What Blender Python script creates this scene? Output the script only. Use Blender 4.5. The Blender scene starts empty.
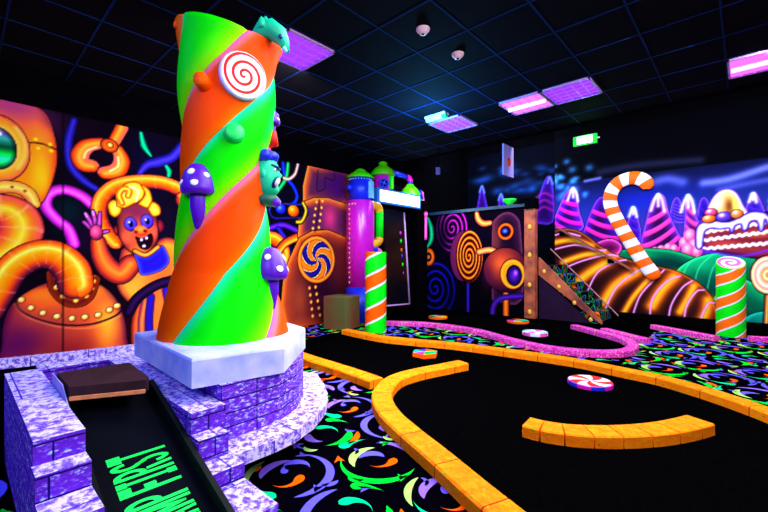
import bpy, math, random
import numpy as np
from mathutils import Vector, Matrix
random.seed(7); np.random.seed(7)
PI = math.pi
C = bpy.context.scene.collection
# ------------------------------------------------------------------ camera
F = 393.0; HOR = 260.0; CAMH = 1.25
RT = (0.7361, 0.6769); FW = (-0.6769, 0.7361)
cam_d = bpy.data.cameras.new('camera'); cam = bpy.data.objects.new('camera', cam_d); C.objects.link(cam)
cam_d.sensor_width = 36.0; cam_d.lens = 36.0*F/768.0; cam_d.shift_y = 4.0/768.0
cam.location = (0, 0, CAMH); cam.rotation_euler = (PI/2, 0, math.atan2(0.6769, 0.7361))
cam_d.clip_start = 0.02
bpy.context.scene.camera = cam
sc = bpy.context.scene
sc.view_settings.view_transform = 'Standard'; sc.view_settings.look = 'None'
sc.view_settings.gamma = 1.0; sc.view_settings.exposure = 0.55

def ray(px, py):                       # direction of a sight line measured on the photograph
    a = (px-384.0)/F; b = (HOR-py)/F
    return (a*RT[0]+FW[0], a*RT[1]+FW[1], b)
def on_z(px, py, z=0.0):
    d = ray(px, py); t = (z-CAMH)/d[2]
    return (d[0]*t, d[1]*t, z)
def on_x(px, py, x):
    d = ray(px, py); t = x/d[0]
    return (x, d[1]*t, CAMH+d[2]*t)
def on_y(px, py, y):
    d = ray(px, py); t = y/d[1]
    return (d[0]*t, y, CAMH+d[2]*t)
def lin(c):
    return tuple(((v/255.0)/12.92 if v/255.0 <= 0.04045 else ((v/255.0+0.055)/1.055)**2.4) for v in c)

# ------------------------------------------------------------------ materials
def new_mat(name):
    m = bpy.data.materials.new(name); m.use_nodes = True
    nt = m.node_tree; b = nt.nodes['Principled BSDF']
    return m, nt, b
def mat(name, rgb, rough=0.6, spec=0.2, var=0.0, scale=8.0, rgb2=None, bump=0.0, metal=0.0):
    m, nt, b = new_mat(name); c = lin(rgb)
    b.inputs['Roughness'].default_value = rough; b.inputs['Specular IOR Level'].default_value = spec
    b.inputs['Metallic'].default_value = metal
    tc = nt.nodes.new('ShaderNodeTexCoord'); no = nt.nodes.new('ShaderNodeTexNoise')
    no.inputs['Scale'].default_value = scale; no.inputs['Detail'].default_value = 4
    nt.links.new(tc.outputs['Object'], no.inputs['Vector'])
    rp = nt.nodes.new('ShaderNodeValToRGB')
    d = lin(rgb2) if rgb2 else tuple(v*(1-var) for v in c)
    rp.color_ramp.elements[0].position = 0.35; rp.color_ramp.elements[0].color = (*d, 1)
    rp.color_ramp.elements[1].position = 0.62; rp.color_ramp.elements[1].color = (*c, 1)
    nt.links.new(no.outputs['Fac'], rp.inputs['Fac']); nt.links.new(rp.outputs['Color'], b.inputs['Base Color'])
    if bump:
        bp = nt.nodes.new('ShaderNodeBump'); bp.inputs['Strength'].default_value = bump; bp.inputs['Distance'].default_value = 0.01
        nt.links.new(no.outputs['Fac'], bp.inputs['Height']); nt.links.new(bp.outputs['Normal'], b.inputs['Normal'])
    return m
def mat_emit(name, rgb, strength):
    m, nt, b = new_mat(name); c = lin(rgb)
    b.inputs['Base Color'].default_value = (*c, 1); b.inputs['Emission Color'].default_value = (*c, 1)
    b.inputs['Emission Strength'].default_value = strength
    return m
def mat_attr(name, rough=0.7, spec=0.15):
    m, nt, b = new_mat(name)
    at = nt.nodes.new('ShaderNodeAttribute'); at.attribute_name = 'paint'
    nt.links.new(at.outputs['Color'], b.inputs['Base Color'])
    b.inputs['Roughness'].default_value = rough; b.inputs['Specular IOR Level'].default_value = spec
    return m
def mat_stone(name, base, patch, white, bw, bh, mortar=(20, 5, 70), lo=0.5, sc_=14.0, off=0.5, wid=0.13, zs=1.9, spots=None):
    m, nt, b = new_mat(name); L = nt.links
    uv = nt.nodes.new('ShaderNodeTexCoord')
    n1 = nt.nodes.new('ShaderNodeTexNoise'); n1.inputs['Scale'].default_value = sc_; n1.inputs['Detail'].default_value = 7; n1.inputs['Roughness'].default_value = 0.7
    mp = nt.nodes.new('ShaderNodeMapping'); mp.inputs['Scale'].default_value = (1.0, 1.0, zs)
    L.new(uv.outputs['Object'], mp.inputs['Vector']); L.new(mp.outputs['Vector'], n1.inputs['Vector'])
    r1 = nt.nodes.new('ShaderNodeValToRGB'); e = r1.color_ramp.elements
    e[0].position = lo-wid*0.75; e[0].color = (*lin(base), 1); e[1].position = lo+wid; e[1].color = (*lin(white), 1)
    q = r1.color_ramp.elements.new(lo+wid*0.2); q.color = (*lin(patch), 1)
    L.new(n1.outputs['Fac'], r1.inputs['Fac'])
    br = nt.nodes.new('ShaderNodeTexBrick'); br.inputs['Scale'].default_value = 1.0; br.offset = off
    br.inputs['Brick Width'].default_value = bw; br.inputs['Row Height'].default_value = bh
    br.inputs['Mortar Size'].default_value = 0.0045; br.inputs['Mortar Smooth'].default_value = 0.3
    br.inputs['Color1'].default_value = (1, 1, 1, 1); br.inputs['Color2'].default_value = (0.8, 0.8, 0.86, 1); br.inputs['Mortar'].default_value = (*lin(mortar), 1)
    L.new(uv.outputs['UV'], br.inputs['Vector'])
    mx = nt.nodes.new('ShaderNodeMix'); mx.data_type = 'RGBA'; mx.blend_type = 'MULTIPLY'; mx.inputs[0].default_value = 1.0
    L.new(r1.outputs['Color'], mx.inputs[6]); L.new(br.outputs['Color'], mx.inputs[7]); L.new(mx.outputs[2], b.inputs['Base Color'])
    if spots:
        src = mx.outputs[2]
        for qi, (scl, th, cc) in enumerate(((34, .70, spots[0]), (70, .70, spots[1]))):
            n3 = nt.nodes.new('ShaderNodeTexNoise'); n3.inputs['Scale'].default_value = scl; n3.inputs['Detail'].default_value = 2
            L.new(uv.outputs['Object'], n3.inputs['Vector']); r3 = nt.nodes.new('ShaderNodeValToRGB'); r3.color_ramp.elements[0].position = th-.02; r3.color_ramp.elements[1].position = th+.02
            L.new(n3.outputs['Fac'], r3.inputs['Fac']); m3 = nt.nodes.new('ShaderNodeMix'); m3.data_type = 'RGBA'; L.new(r3.outputs['Color'], m3.inputs[0]); L.new(src, m3.inputs[6]); m3.inputs[7].default_value = (*lin(cc), 1); src = m3.outputs[2]
        L.new(src, b.inputs['Base Color'])
    bp = nt.nodes.new('ShaderNodeBump'); bp.inputs['Strength'].default_value = 0.5; bp.inputs['Distance'].default_value = 0.01
    L.new(n1.outputs['Fac'], bp.inputs['Height']); L.new(bp.outputs['Normal'], b.inputs['Normal'])
    b.inputs['Roughness'].default_value = 0.8; b.inputs['Specular IOR Level'].default_value = 0.1
    return m

M = {}
M['black'] = mat('black_paint', (3, 3, 6), 0.95, 0.01, 0.3)
M['floor'] = mat('black_floor', (2, 2, 3), 0.95, 0.0, 0.3)
M['felt'] = mat('black_felt', (3, 3, 4), 0.95, 0.0, 0.4, 60)
M['tile'] = mat('black_ceiling_tile', (14, 13, 20), 0.9, 0.02, 0.2, 30)
M['tbar'] = mat('blue_tbar', (10, 34, 84), 0.9, 0.05, 0.3, 2)
M['stone'] = mat_stone('lavender_stone', (108, 38, 208), (148, 104, 240), (195, 232, 250), 0.215, 0.0785, mortar=(50, 20, 120), lo=0.545, sc_=32, off=0.0, wid=0.07, zs=2.4)
M['step_stone'] = mat_stone('lavender_step_stone', (100, 32, 200), (132, 84, 235), (175, 220, 250), 0.235, 0.088, mortar=(56, 20, 130), off=0.37, lo=0.555, sc_=26, wid=0.07, zs=2.4)  # darker violet step sides: riser shade put into the colour
M['stone2'] = mat_stone('lavender_lit_brushed_stone', (108, 66, 215), (166, 138, 246), (226, 218, 255), 0.45, 0.9, mortar=(90, 60, 180), lo=0.47, sc_=30, wid=0.07, zs=1.0)  # white brushed paint plus the lit look of treads, both in the colour
M['orange_curb'] = mat_stone('orange_curb_paint', (255, 122, 0), (255, 140, 0), (255, 156, 10), 0.42, 0.5, mortar=(150, 30, 0), lo=0.5, sc_=20, spots=((30, 190, 20), (120, 40, 0)))
M['pink_curb'] = mat_stone('pink_curb_paint', (225, 20, 180), (240, 60, 180), (255, 190, 180), 0.40, 0.5, mortar=(110, 0, 90), lo=0.535, sc_=38, wid=.06)
M['white'] = mat('white_paint', (235, 235, 250), 0.6, 0.2, 0.08)
M['plinth'] = mat('white_plinth_paint', (206, 210, 255), 0.6, 0.1, 0.10, 5, rgb2=(150, 166, 250), bump=0.05)
M['green'] = mat('green_paint', (0, 240, 20), 0.5, 0.1, 0.1)
M['orange'] = mat('orange_paint', (255, 92, 0), 0.5, 0.08, 0.1)
M['red'] = mat('red_paint', (245, 40, 20), 0.45, 0.3, 0.1)
M['teal'] = mat('teal_paint', (10, 205, 150), 0.5, 0.3, 0.25, 10)
M['blue'] = mat('blue_paint', (15, 40, 220), 0.4, 0.4, 0.25, 5)
M['navy'] = mat('navy_paint', (10, 15, 110), 0.4, 0.4, 0.2)
M['purple'] = mat('purple_paint', (85, 10, 190), 0.4, 0.35, 0.2, 12)
M['magenta'] = mat('magenta_paint', (225, 18, 200), 0.28, 0.7, 0.15, 4)
M['pinkp'] = mat('pink_paint', (250, 90, 200), 0.4, 0.4, 0.15)
M['lime'] = mat('lime_paint', (40, 215, 0), 0.45, 0.3, 0.3, 3.5, rgb2=(110, 195, 0))
M['yellow'] = mat('yellow_paint', (235, 205, 10), 0.4, 0.4, 0.2, 6, rgb2=(240, 140, 20))
M['copper'] = mat('copper_paint', (190, 96, 58), 0.45, 0.4, 0.5, 4, rgb2=(110, 46, 44))
M['gold'] = mat('gold_bolt_paint', (255, 190, 60), 0.4, 0.4, 0.1)
M['wood'] = mat('plywood_edge', (225, 140, 90), 0.7, 0.1, 0.2, 30)
M['deck'] = mat('dark_brown_deck', (52, 30, 38), 0.7, 0.1, 0.3, 10)
M['ramp'] = mat('dark_ramp_felt', (5, 8, 18), 0.85, 0.05, 0.3, 40)
M['rimm'] = mat('dark_ramp_rim', (4, 14, 14), 0.6, 0.12, 0.5, 9)
M['cheek'] = mat('lilac_board', (170, 160, 235), 0.7, 0.1, 0.2)
M['text'] = mat('green_lettering', (20, 250, 90), 0.6, 0.1, 0.05)
M['lilac'] = mat('lilac_metal', (200, 150, 215), 0.4, 0.4, 0.1)
M['cube'] = mat('olive_cube_fabric', (84, 92, 46), 0.6, 0.2, 0.5, 2.5, rgb2=(112, 64, 40))
M['maroon'] = mat('dark_maroon_board', (34, 10, 44), 0.7, 0.1, 0.3)
for nm, c in (('c_violet', (96, 88, 250)), ('c_lav', (136, 100, 240)), ('c_green', (0, 225, 45)), ('c_teal', (0, 215, 130)), ('c_orange', (255, 92, 0)), ('c_pale', (165, 225, 105))):
    M[nm] = mat('carpet_'+nm[2:], c, 0.9, 0.02, 0.12, 60)
M['carpet'] = mat('carpet_black', (3, 2, 7), 0.95, 0.0, 0.4, 60)

# ------------------------------------------------------------------ mesh builder
class MB:
    def __init__(s): s.v = []; s.f = []; s.m = []; s.uv = []; s.sm = []
    def face(s, idx, mi=0, uv=None, smooth=False):
        s.f.append(tuple(idx)); s.m.append(mi); s.uv.append(uv); s.sm.append(smooth)
    def add(s, vs): n = len(s.v); s.v.extend([tuple(p) for p in vs]); return n
    def box(s, c0, c1, mi=0, mx=None):
        (x0, y0, z0), (x1, y1, z1) = c0, c1
        P = [(x, y, z) for z in (z0, z1) for (x, y) in ((x0, y0), (x1, y0), (x1, y1), (x0, y1))]
        if mx is not None: P = [tuple(mx @ Vector(p)) for p in P]
        n = s.add(P)
        for q in ((0, 3, 2, 1), (4, 5, 6, 7), (0, 1, 5, 4), (1, 2, 6, 5), (2, 3, 7, 6), (3, 0, 4, 7)): s.face([n+i for i in q], mi)
        return s
    def prism(s, poly, z0, z1, mi=0, inset=0.0, mt=None):
        k = len(poly)
        area = sum(poly[i][0]*poly[(i+1) % k][1]-poly[(i+1) % k][0]*poly[i][1] for i in range(k))
        if area < 0: poly = poly[::-1]
        n = s.add([(x, y, z0) for x, y in poly]+[(x, y, z1) for x, y in poly])
        L = 0.0
        for i in range(k):
            j = (i+1) % k; d = math.dist(poly[i], poly[j])
            s.face((n+i, n+j, n+k+j, n+k+i), mi, [(L, z0), (L+d, z0), (L+d, z1), (L, z1)]); L += d
        s.face([n+k+i for i in range(k)], mi if mt is None else mt, [(p[1], p[0]) for p in poly]); s.face([n+i for i in range(k)][::-1], mi)
        return s
    def sweep(s, path, prof, mi=0, closed_prof=True):        # path of (x,y), profile of (offset, z): a curb along a line
        k = len(prof); n0 = len(s.v); L = [0.0]
        for i in range(1, len(path)): L.append(L[-1]+math.dist(path[i-1], path[i]))
        for i, p in enumerate(path):
            a = path[max(i-1, 0)]; b = path[min(i+1, len(path)-1)]
            t = Vector((b[0]-a[0], b[1]-a[1])).normalized(); nx, ny = -t.y, t.x
            for o, z in prof: s.v.append((p[0]+nx*o, p[1]+ny*o, z))
        for i in range(len(path)-1):
            for j in range(k):
                j2 = (j+1) % k
                s.face((n0+i*k+j, n0+i*k+j2, n0+(i+1)*k+j2, n0+(i+1)*k+j), mi, [(L[i], 0.02), (L[i], 0.04), (L[i+1], 0.04), (L[i+1], 0.02)])
        s.face([n0+j for j in range(k)][::-1], mi); e = n0+(len(path)-1)*k
        s.face([e+j for j in range(k)], mi)
        return s
    def tube(s, path, r, seg=14, mi=0, flat=None, caps=True, mfun=None):
        P = [Vector(p) for p in path]; n0 = len(s.v); up = None
        rr = r if isinstance(r, (list, tuple)) else [r]*len(P)
        for i, p in enumerate(P):
            t = (P[min(i+1, len(P)-1)]-P[max(i-1, 0)]).normalized()
            if up is None: up = t.orthogonal().normalized() if flat is None else Vector(flat)
            u = (up-t*up.dot(t)).normalized(); w = t.cross(u); up = u
            for j in range(seg):
                a = 2*PI*j/seg; s.v.append(tuple(p+(u*math.cos(a)+w*math.sin(a))*rr[i]))
        for i in range(len(P)-1):
            for j in range(seg):
                j2 = (j+1) % seg
                s.face((n0+i*seg+j, n0+i*seg+j2, n0+(i+1)*seg+j2, n0+(i+1)*seg+j), mfun(i, j) if mfun else mi, None, True)
        if caps:
            s.face([n0+j for j in range(seg)][::-1], mfun(0, 0) if mfun else mi); e = n0+(len(P)-1)*seg
            s.face([e+j for j in range(seg)], mfun(len(P)-2, 0) if mfun else mi)
        return s
    def lathe(s, prof, c=(0, 0, 0), seg=28, mi=0, mx=None, mfun=None, smooth=True):   # prof of (r, z)
        n0 = len(s.v); k = len(prof)
        for r, z in prof:
            for j in range(seg):
                a = 2*PI*j/seg; p = Vector((r*math.cos(a), r*math.sin(a), z))
                if mx is not None: p = mx @ p
                s.v.append((p.x+c[0], p.y+c[1], p.z+c[2]))
        for i in range(k-1):
            for j in range(seg):
                j2 = (j+1) % seg
                s.face((n0+i*seg+j, n0+i*seg+j2, n0+(i+1)*seg+j2, n0+(i+1)*seg+j), mfun(i, j) if mfun else mi, None, smooth)
        if prof[0][0] > 1e-4: s.face([n0+j for j in range(seg)][::-1], mi if not mfun else mfun(0, 0))
        if prof[-1][0] > 1e-4: s.face([n0+(k-1)*seg+j for j in range(seg)], mi if not mfun else mfun(k-2, 0))
        return s
    def ball(s, c, r, mi=0, seg=20, mx=None):
        rx, ry, rz = r if isinstance(r, (tuple, list)) else (r, r, r); n = seg//2
        m = Matrix.Diagonal((rx, ry, rz)).to_4x4()
        if mx is not None: m = mx.to_4x4() @ m
        return s.lathe([(max(math.sin(PI*i/n), 1e-5), -math.cos(PI*i/n)) for i in range(n+1)], c, seg, mi, m)
    def build(s, name, mats, parent=None, loc=None):
        me = bpy.data.meshes.new(name)
        if loc is None: loc = (0, 0, 0)
        me.from_pydata([(p[0]-loc[0], p[1]-loc[1], p[2]-loc[2]) for p in s.v], [], s.f)
        mats = mats if isinstance(mats, (list, tuple)) else [mats]
        for m in mats: me.materials.append(m)
        me.polygons.foreach_set('material_index', s.m); me.polygons.foreach_set('use_smooth', s.sm)
        uvl = me.uv_layers.new(name='UVMap')
        for p in me.polygons:
            u = s.uv[p.index]
            for q, li in enumerate(p.loop_indices):
                if u is not None: uvl.data[li].uv = u[q]
                else:
                    co = me.vertices[me.loops[li].vertex_index].co; nn = p.normal
                    if abs(nn.z) > 0.7: uvl.data[li].uv = (co.y+loc[1], co.x+loc[0])
                    elif abs(nn.x) > abs(nn.y): uvl.data[li].uv = (co.y+loc[1], co.z+loc[2])
                    else: uvl.data[li].uv = (co.x+loc[0], co.z+loc[2])
        me.validate(); o = bpy.data.objects.new(name, me); C.objects.link(o)
        if parent is not None:
            o.parent = parent; g = Vector(loc)
            pl = Vector(parent.get('_base', (0, 0, 0)))
            o.location = g-pl
        else: o.location = loc
        o['_base'] = tuple(loc)
        return o
def empty(name, loc=(0, 0, 0)):
    o = bpy.data.objects.new(name, None); C.objects.link(o); o.location = loc; o.empty_display_size = 0.1; o['_base'] = tuple(loc); return o
def tag(o, label, cat, group=None, kind='thing'):
    o['label'] = label; o['category'] = cat; o['kind'] = kind
    if group: o['group'] = group
    return o
def struct(o): o['kind'] = 'structure'; return o
def smooth_path(pts, n=8):
    P = [Vector(p) for p in pts]; out = []
    for i in range(len(P)-1):
        p0 = P[max(i-1, 0)]; p1 = P[i]; p2 = P[i+1]; p3 = P[min(i+2, len(P)-1)]
        for k in range(n):
            t = k/n
            out.append(0.5*((2*p1)+(-p0+p2)*t+(2*p0-5*p1+4*p2-p3)*t*t+(-p0+3*p1-3*p2+p3)*t**3))
    out.append(P[-1]); return out
def frame(z, x=None):
    z = Vector(z).normalized(); x = Vector(x) if x is not None else z.orthogonal(); x = (x-z*x.dot(z)).normalized(); y = z.cross(x)
    return Matrix((x, y, z)).transposed()

# ------------------------------------------------------------------ room
WX = -6.2; WY = 9.7; RY = 10.45; RX = -3.36; CZ = 3.45; MT = 3.06; UZ = 4.7; UY = 6.75
struct(MB().box((-6.4, -3.0, -0.1), (6.2, 10.7, 0)).build('floor', M['floor']))
struct(MB().box((-6.4, -3.0, 0), (WX, 10.7, UZ)).build('wall_left', M['black']))
struct(MB().box((RX, WY, 0), (6.2, WY+0.2, UZ)).build('wall_back', M['black']))
struct(MB().box((WX, RY, 0), (RX+0.05, RY+0.2, UZ)).build('wall_recess', M['black']))
struct(MB().box((6.0, -3.0, 0), (6.2, WY, UZ)).build('wall_right', M['black']))
struct(MB().box((WX, -3.2, 0), (6.2, -3.0, CZ)).build('wall_front', M['black']))
ceil = struct(MB().box((-6.4, -3.2, CZ), (6.2, UY, CZ+0.1)).build('ceiling', M['tile']))
struct(MB().box((-6.4, UY+.08, UZ), (6.2, 10.7, UZ+0.1)).build('upper_ceiling', M['black']))  # upper ceiling over the taller back end
g = MB(); GX, GY = -2.559, 2.705
for k in range(-6, 15):
    x = GX+0.6*k
    if -6.1 < x < 6: g.box((x-0.009, -2.9, CZ-0.006), (x+0.009, 6.75, CZ+0.001))
for k in range(-9, 7):
    y = GY+0.6*k
    if y < 6.75: g.box((-6.15, y-0.009, CZ-0.007), (5.95, y+0.009, CZ+0.001))
gb = g.build('grid_bars', M['tbar'], ceil); gb['kind'] = 'structure'
struct(MB().box((-6.2, UY+.001, CZ-.03), (6.0, UY+.079, UZ)).build('trim_1', M['black']))

# ------------------------------------------------------------------ airbrush painter: artwork on a wall board, worked out in metres on the board
class Canvas:
    def __init__(s, plane, d, u0, u1, v0, v1, step):
        s.plane, s.d, s.step = plane, d, step
        s.u = np.arange(u0, u1+1e-6, step); s.v = np.arange(v0, v1+1e-6, step)
        s.U, s.V = np.meshgrid(s.u, s.v); s.c = np.zeros(s.U.shape+(3,)); s.gain = 1.22; s.gam = 1.5
    def W(s, px, py):
        p = on_x(px, py, s.d) if s.plane == 'x' else on_y(px, py, s.d)
        return np.array((p[1] if s.plane == 'x' else p[0], p[2]))
    def k(s, px, py): return abs(s.W(px, py+1)[1]-s.W(px, py)[1])
    def win(s, u0, u1, v0, v1):
        i0 = int(np.clip((v0-s.v[0])/s.step-1, 0, len(s.v))); i1 = int(np.clip((v1-s.v[0])/s.step+2, 0, len(s.v)))
        j0 = int(np.clip((u0-s.u[0])/s.step-1, 0, len(s.u))); j1 = int(np.clip((u1-s.u[0])/s.step+2, 0, len(s.u)))
        return slice(i0, i1), slice(j0, j1)
    def blend(s, w, a, col):
        if a.size: s.c[w] = s.c[w]*(1-a[..., None])+col*a[..., None]
    @staticmethod
    def ramp(t, R):
        x = [r[0] for r in R]
        return np.stack([np.interp(t, x, [r[1][i]/255.0 for r in R]) for i in range(3)], -1)
    def _dist(s, pts, rad, pad):
        pts = np.array(pts); r = np.array(rad); m = r.max()*pad
        w = s.win(pts[:, 0].min()-m, pts[:, 0].max()+m, pts[:, 1].min()-m, pts[:, 1].max()+m)
        X = s.U[w]; Y = s.V[w]; best = np.full(X.shape, 9e9); side = np.zeros(X.shape); al = np.zeros(X.shape); R = np.full(X.shape, r[0])
        if not X.size: return w, best, side, al, R
        for i in range(len(pts)-1):
            a, b = pts[i], pts[i+1]; d = b-a; L2 = d@d+1e-12
            t = np.clip(((X-a[0])*d[0]+(Y-a[1])*d[1])/L2, 0, 1)
            dx = X-a[0]-t*d[0]; dy = Y-a[1]-t*d[1]; rr = r[i]+(r[i+1]-r[i])*t; dn = np.hypot(dx, dy)/rr
            q = dn < best; best[q] = dn[q]; sg = np.sign(d[0]*dy-d[1]*dx); side[q] = sg[q]*dn[q]; al[q] = (i+t[q])/(len(pts)-1); R[q] = rr[q]
        return w, best, side, al, R
    def path(s, P, r, n=7):
        if len(P) == 2: n = 2
        q = smooth_path([(p[0], p[1], 0) for p in P], n); rr = r if isinstance(r, (list, tuple)) else [r]*len(P)
        rp = np.interp(np.linspace(0, len(P)-1, len(q)), range(len(P)), rr)
        return [s.W(p.x, p.y) for p in q], [rp[i]*s.k(q[i].x, q[i].y) for i in range(len(q))]
    def tube(s, P, r, R, out=(12, 4, 14), ow=1.1, ribs=0, ribc=(255, 190, 150)):
        pts, rad = s.path(P, r); w, dn, side, al, RR = s._dist(pts, rad, 1.25)
        if not dn.size: return
        aa = s.step/RR
        if out is not None:
            o = ow*s.k(*P[0])/RR; s.blend(w, np.clip((1+o-dn)/aa+0.5, 0, 1)*np.clip((1+o-dn)/(o+1e-6)*1.3, 0, 1), np.array(out)/255.0)
        s.blend(w, np.clip((1-dn)/aa+0.5, 0, 1), s.ramp(np.clip(side, -1, 1), R))
        if ribs:
            ph = (al*ribs+0.12*(1-side**2)) % 1.0
            s.blend(w, np.clip((1-dn)/aa, 0, 1)*np.clip(1-np.abs(ph-0.5)*ribs*1.6, 0, 1)*0.45, np.array(ribc)/255.0)
    def stroke(s, P, r, col, alpha=0.8, hard=False):
        pts, rad = s.path(P, r); w, dn, side, al, RR = s._dist(pts, rad, 2.3)
        if not dn.size: return
        a = np.clip((1-dn)*RR/s.step+0.5, 0, 1) if hard else np.exp(-(dn*1.2)**2)
        s.blend(w, a*alpha, np.array(col)/255.0)
    def blob(s, x, y, rx, ry, col, alpha=0.8):
        c = s.W(x, y); a = abs(s.W(x+rx, y)[0]-c[0]); b = ry*s.k(x, y)
        w = s.win(c[0]-2.2*a, c[0]+2.2*a, c[1]-2.2*b, c[1]+2.2*b)
        s.blend(w, alpha*np.exp(-((s.U[w]-c[0])/a)**2-((s.V[w]-c[1])/b)**2), np.array(col)/255.0)
    def _poly(s, P, n):
        if n: P = [(q.x, q.y) for q in smooth_path([(p[0], p[1], 0) for p in list(P)+[P[0]]], n)][:-1]
        pts = np.array([s.W(*p) for p in P]); w = s.win(pts[:, 0].min()-0.1, pts[:, 0].max()+0.1, pts[:, 1].min()-0.1, pts[:, 1].max()+0.1)
        X = s.U[w]; Y = s.V[w]; d = np.full(X.shape, 9e9); ins = np.zeros(X.shape, bool)
        for i in range(len(pts)):
            a, b = pts[i], pts[(i+1) % len(pts)]; e = b-a; t = np.clip(((X-a[0])*e[0]+(Y-a[1])*e[1])/(e@e+1e-12), 0, 1)
            d = np.minimum(d, np.hypot(X-a[0]-t*e[0], Y-a[1]-t*e[1]))
            if a[1] != b[1]: ins ^= ((a[1] > Y) != (b[1] > Y)) & (X < (b[0]-a[0])*(Y-a[1])/(b[1]-a[1])+a[0])
        return w, np.where(ins, d, -d)
    def shape(s, P, R, n=6, out=(12, 4, 14), ow=1.2, alpha=1.0):      # R: colour against depth inside the outline, in photo pixels
        w, d = s._poly(P, n); k = s.k(*P[0])
        if not d.size: return w, d
        if out is not None: s.blend(w, np.clip((d+ow*k)/s.step, 0, 1), np.array(out)/255.0)
        s.blend(w, np.clip(d/s.step+0.5, 0, 1)*alpha, s.ramp(np.clip(d/k, 0, 999), R)); return w, d
    def tint(s, wd, x, y, rx, ry, col, alpha):                        # soft colour inside a shape only
        w, d = wd; c = s.W(x, y); a = abs(s.W(x+rx, y)[0]-c[0]); b = ry*s.k(x, y)
        s.blend(w, np.clip(d/s.step, 0, 1)*alpha*np.exp(-((s.U[w]-c[0])/a)**2-((s.V[w]-c[1])/b)**2), np.array(col)/255.0)
    def ell(s, x, y, rx, ry, R, lx=0, ly=0, out=(12, 4, 14), ow=1.0, fn=None):
        c = s.W(x, y); a = abs(s.W(x+rx, y)[0]-s.W(x-rx, y)[0])/2; b = ry*s.k(x, y)
        w = s.win(c[0]-1.4*a, c[0]+1.4*a, c[1]-1.4*b, c[1]+1.4*b)
        X = (s.U[w]-c[0])/a; Y = (s.V[w]-c[1])/b
        if not X.size: return
        q = np.hypot(X, Y); aa = s.step/b
        if out is not None: s.blend(w, np.clip((1+ow*s.k(x, y)/b-q)/aa, 0, 1), np.array(out)/255.0)
        col = fn(X, Y, q) if fn else s.ramp(np.clip(np.hypot(X-lx, Y-ly)/(1+math.hypot(lx, ly)), 0, 1), R)
        s.blend(w, np.clip((1-q)/aa+0.5, 0, 1), col)
    def mesh(s, name, depth, parent=None):
        nv, nu = s.U.shape; eps = depth
        if s.plane == 'x': co = np.stack([np.full(s.U.shape, s.d), s.U, s.V], -1)
        else: co = np.stack([s.U, np.full(s.U.shape, s.d), s.V], -1)
        co = co.reshape(-1, 3); idx = np.arange(nv*nu).reshape(nv, nu)
        a, b, c, d = idx[:-1, :-1], idx[:-1, 1:], idx[1:, 1:], idx[1:, :-1]
        f = np.stack([a, b, c, d], -1).reshape(-1, 4)
        if s.plane == 'x': f = f[:, ::-1] if False else f
        # board sides and back
        ring = np.concatenate([idx[0, :], idx[1:, -1], idx[-1, -2::-1], idx[-2:0:-1, 0]])
        back = co[ring].copy(); back[:, 0 if s.plane == 'x' else 1] += (-eps if s.plane == 'x' else eps)
        nb = len(co); V = np.concatenate([co, back]); k = len(ring); j = np.arange(k); j2 = (j+1) % k
        side = np.stack([ring[j2], ring[j], nb+j, nb+j2], -1)
        faces = [tuple(x) for x in f.tolist()]+[tuple(x) for x in side.tolist()]+[tuple((nb+j).tolist())]
        me = bpy.data.meshes.new(name); me.from_pydata(V.tolist(), [], faces)
        lc = np.clip(s.c*s.gain, 0, 1)**s.gam; lc = np.where(lc <= 0.04045, lc/12.92, ((lc+0.055)/1.055)**2.4).reshape(-1, 3)
        col = np.ones((len(V), 4)); col[:nb, :3] = lc; col[nb:, :3] = 0.004
        at = me.color_attributes.new('paint', 'FLOAT_COLOR', 'POINT'); at.data.foreach_set('color', col.ravel())
        me.materials.append(M_MURAL); o = bpy.data.objects.new(name, me); C.objects.link(o)
        if parent is not None: o.parent = parent
        return o
M_MURAL = mat_attr('mural_airbrush_paint', .8, .02)

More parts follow.
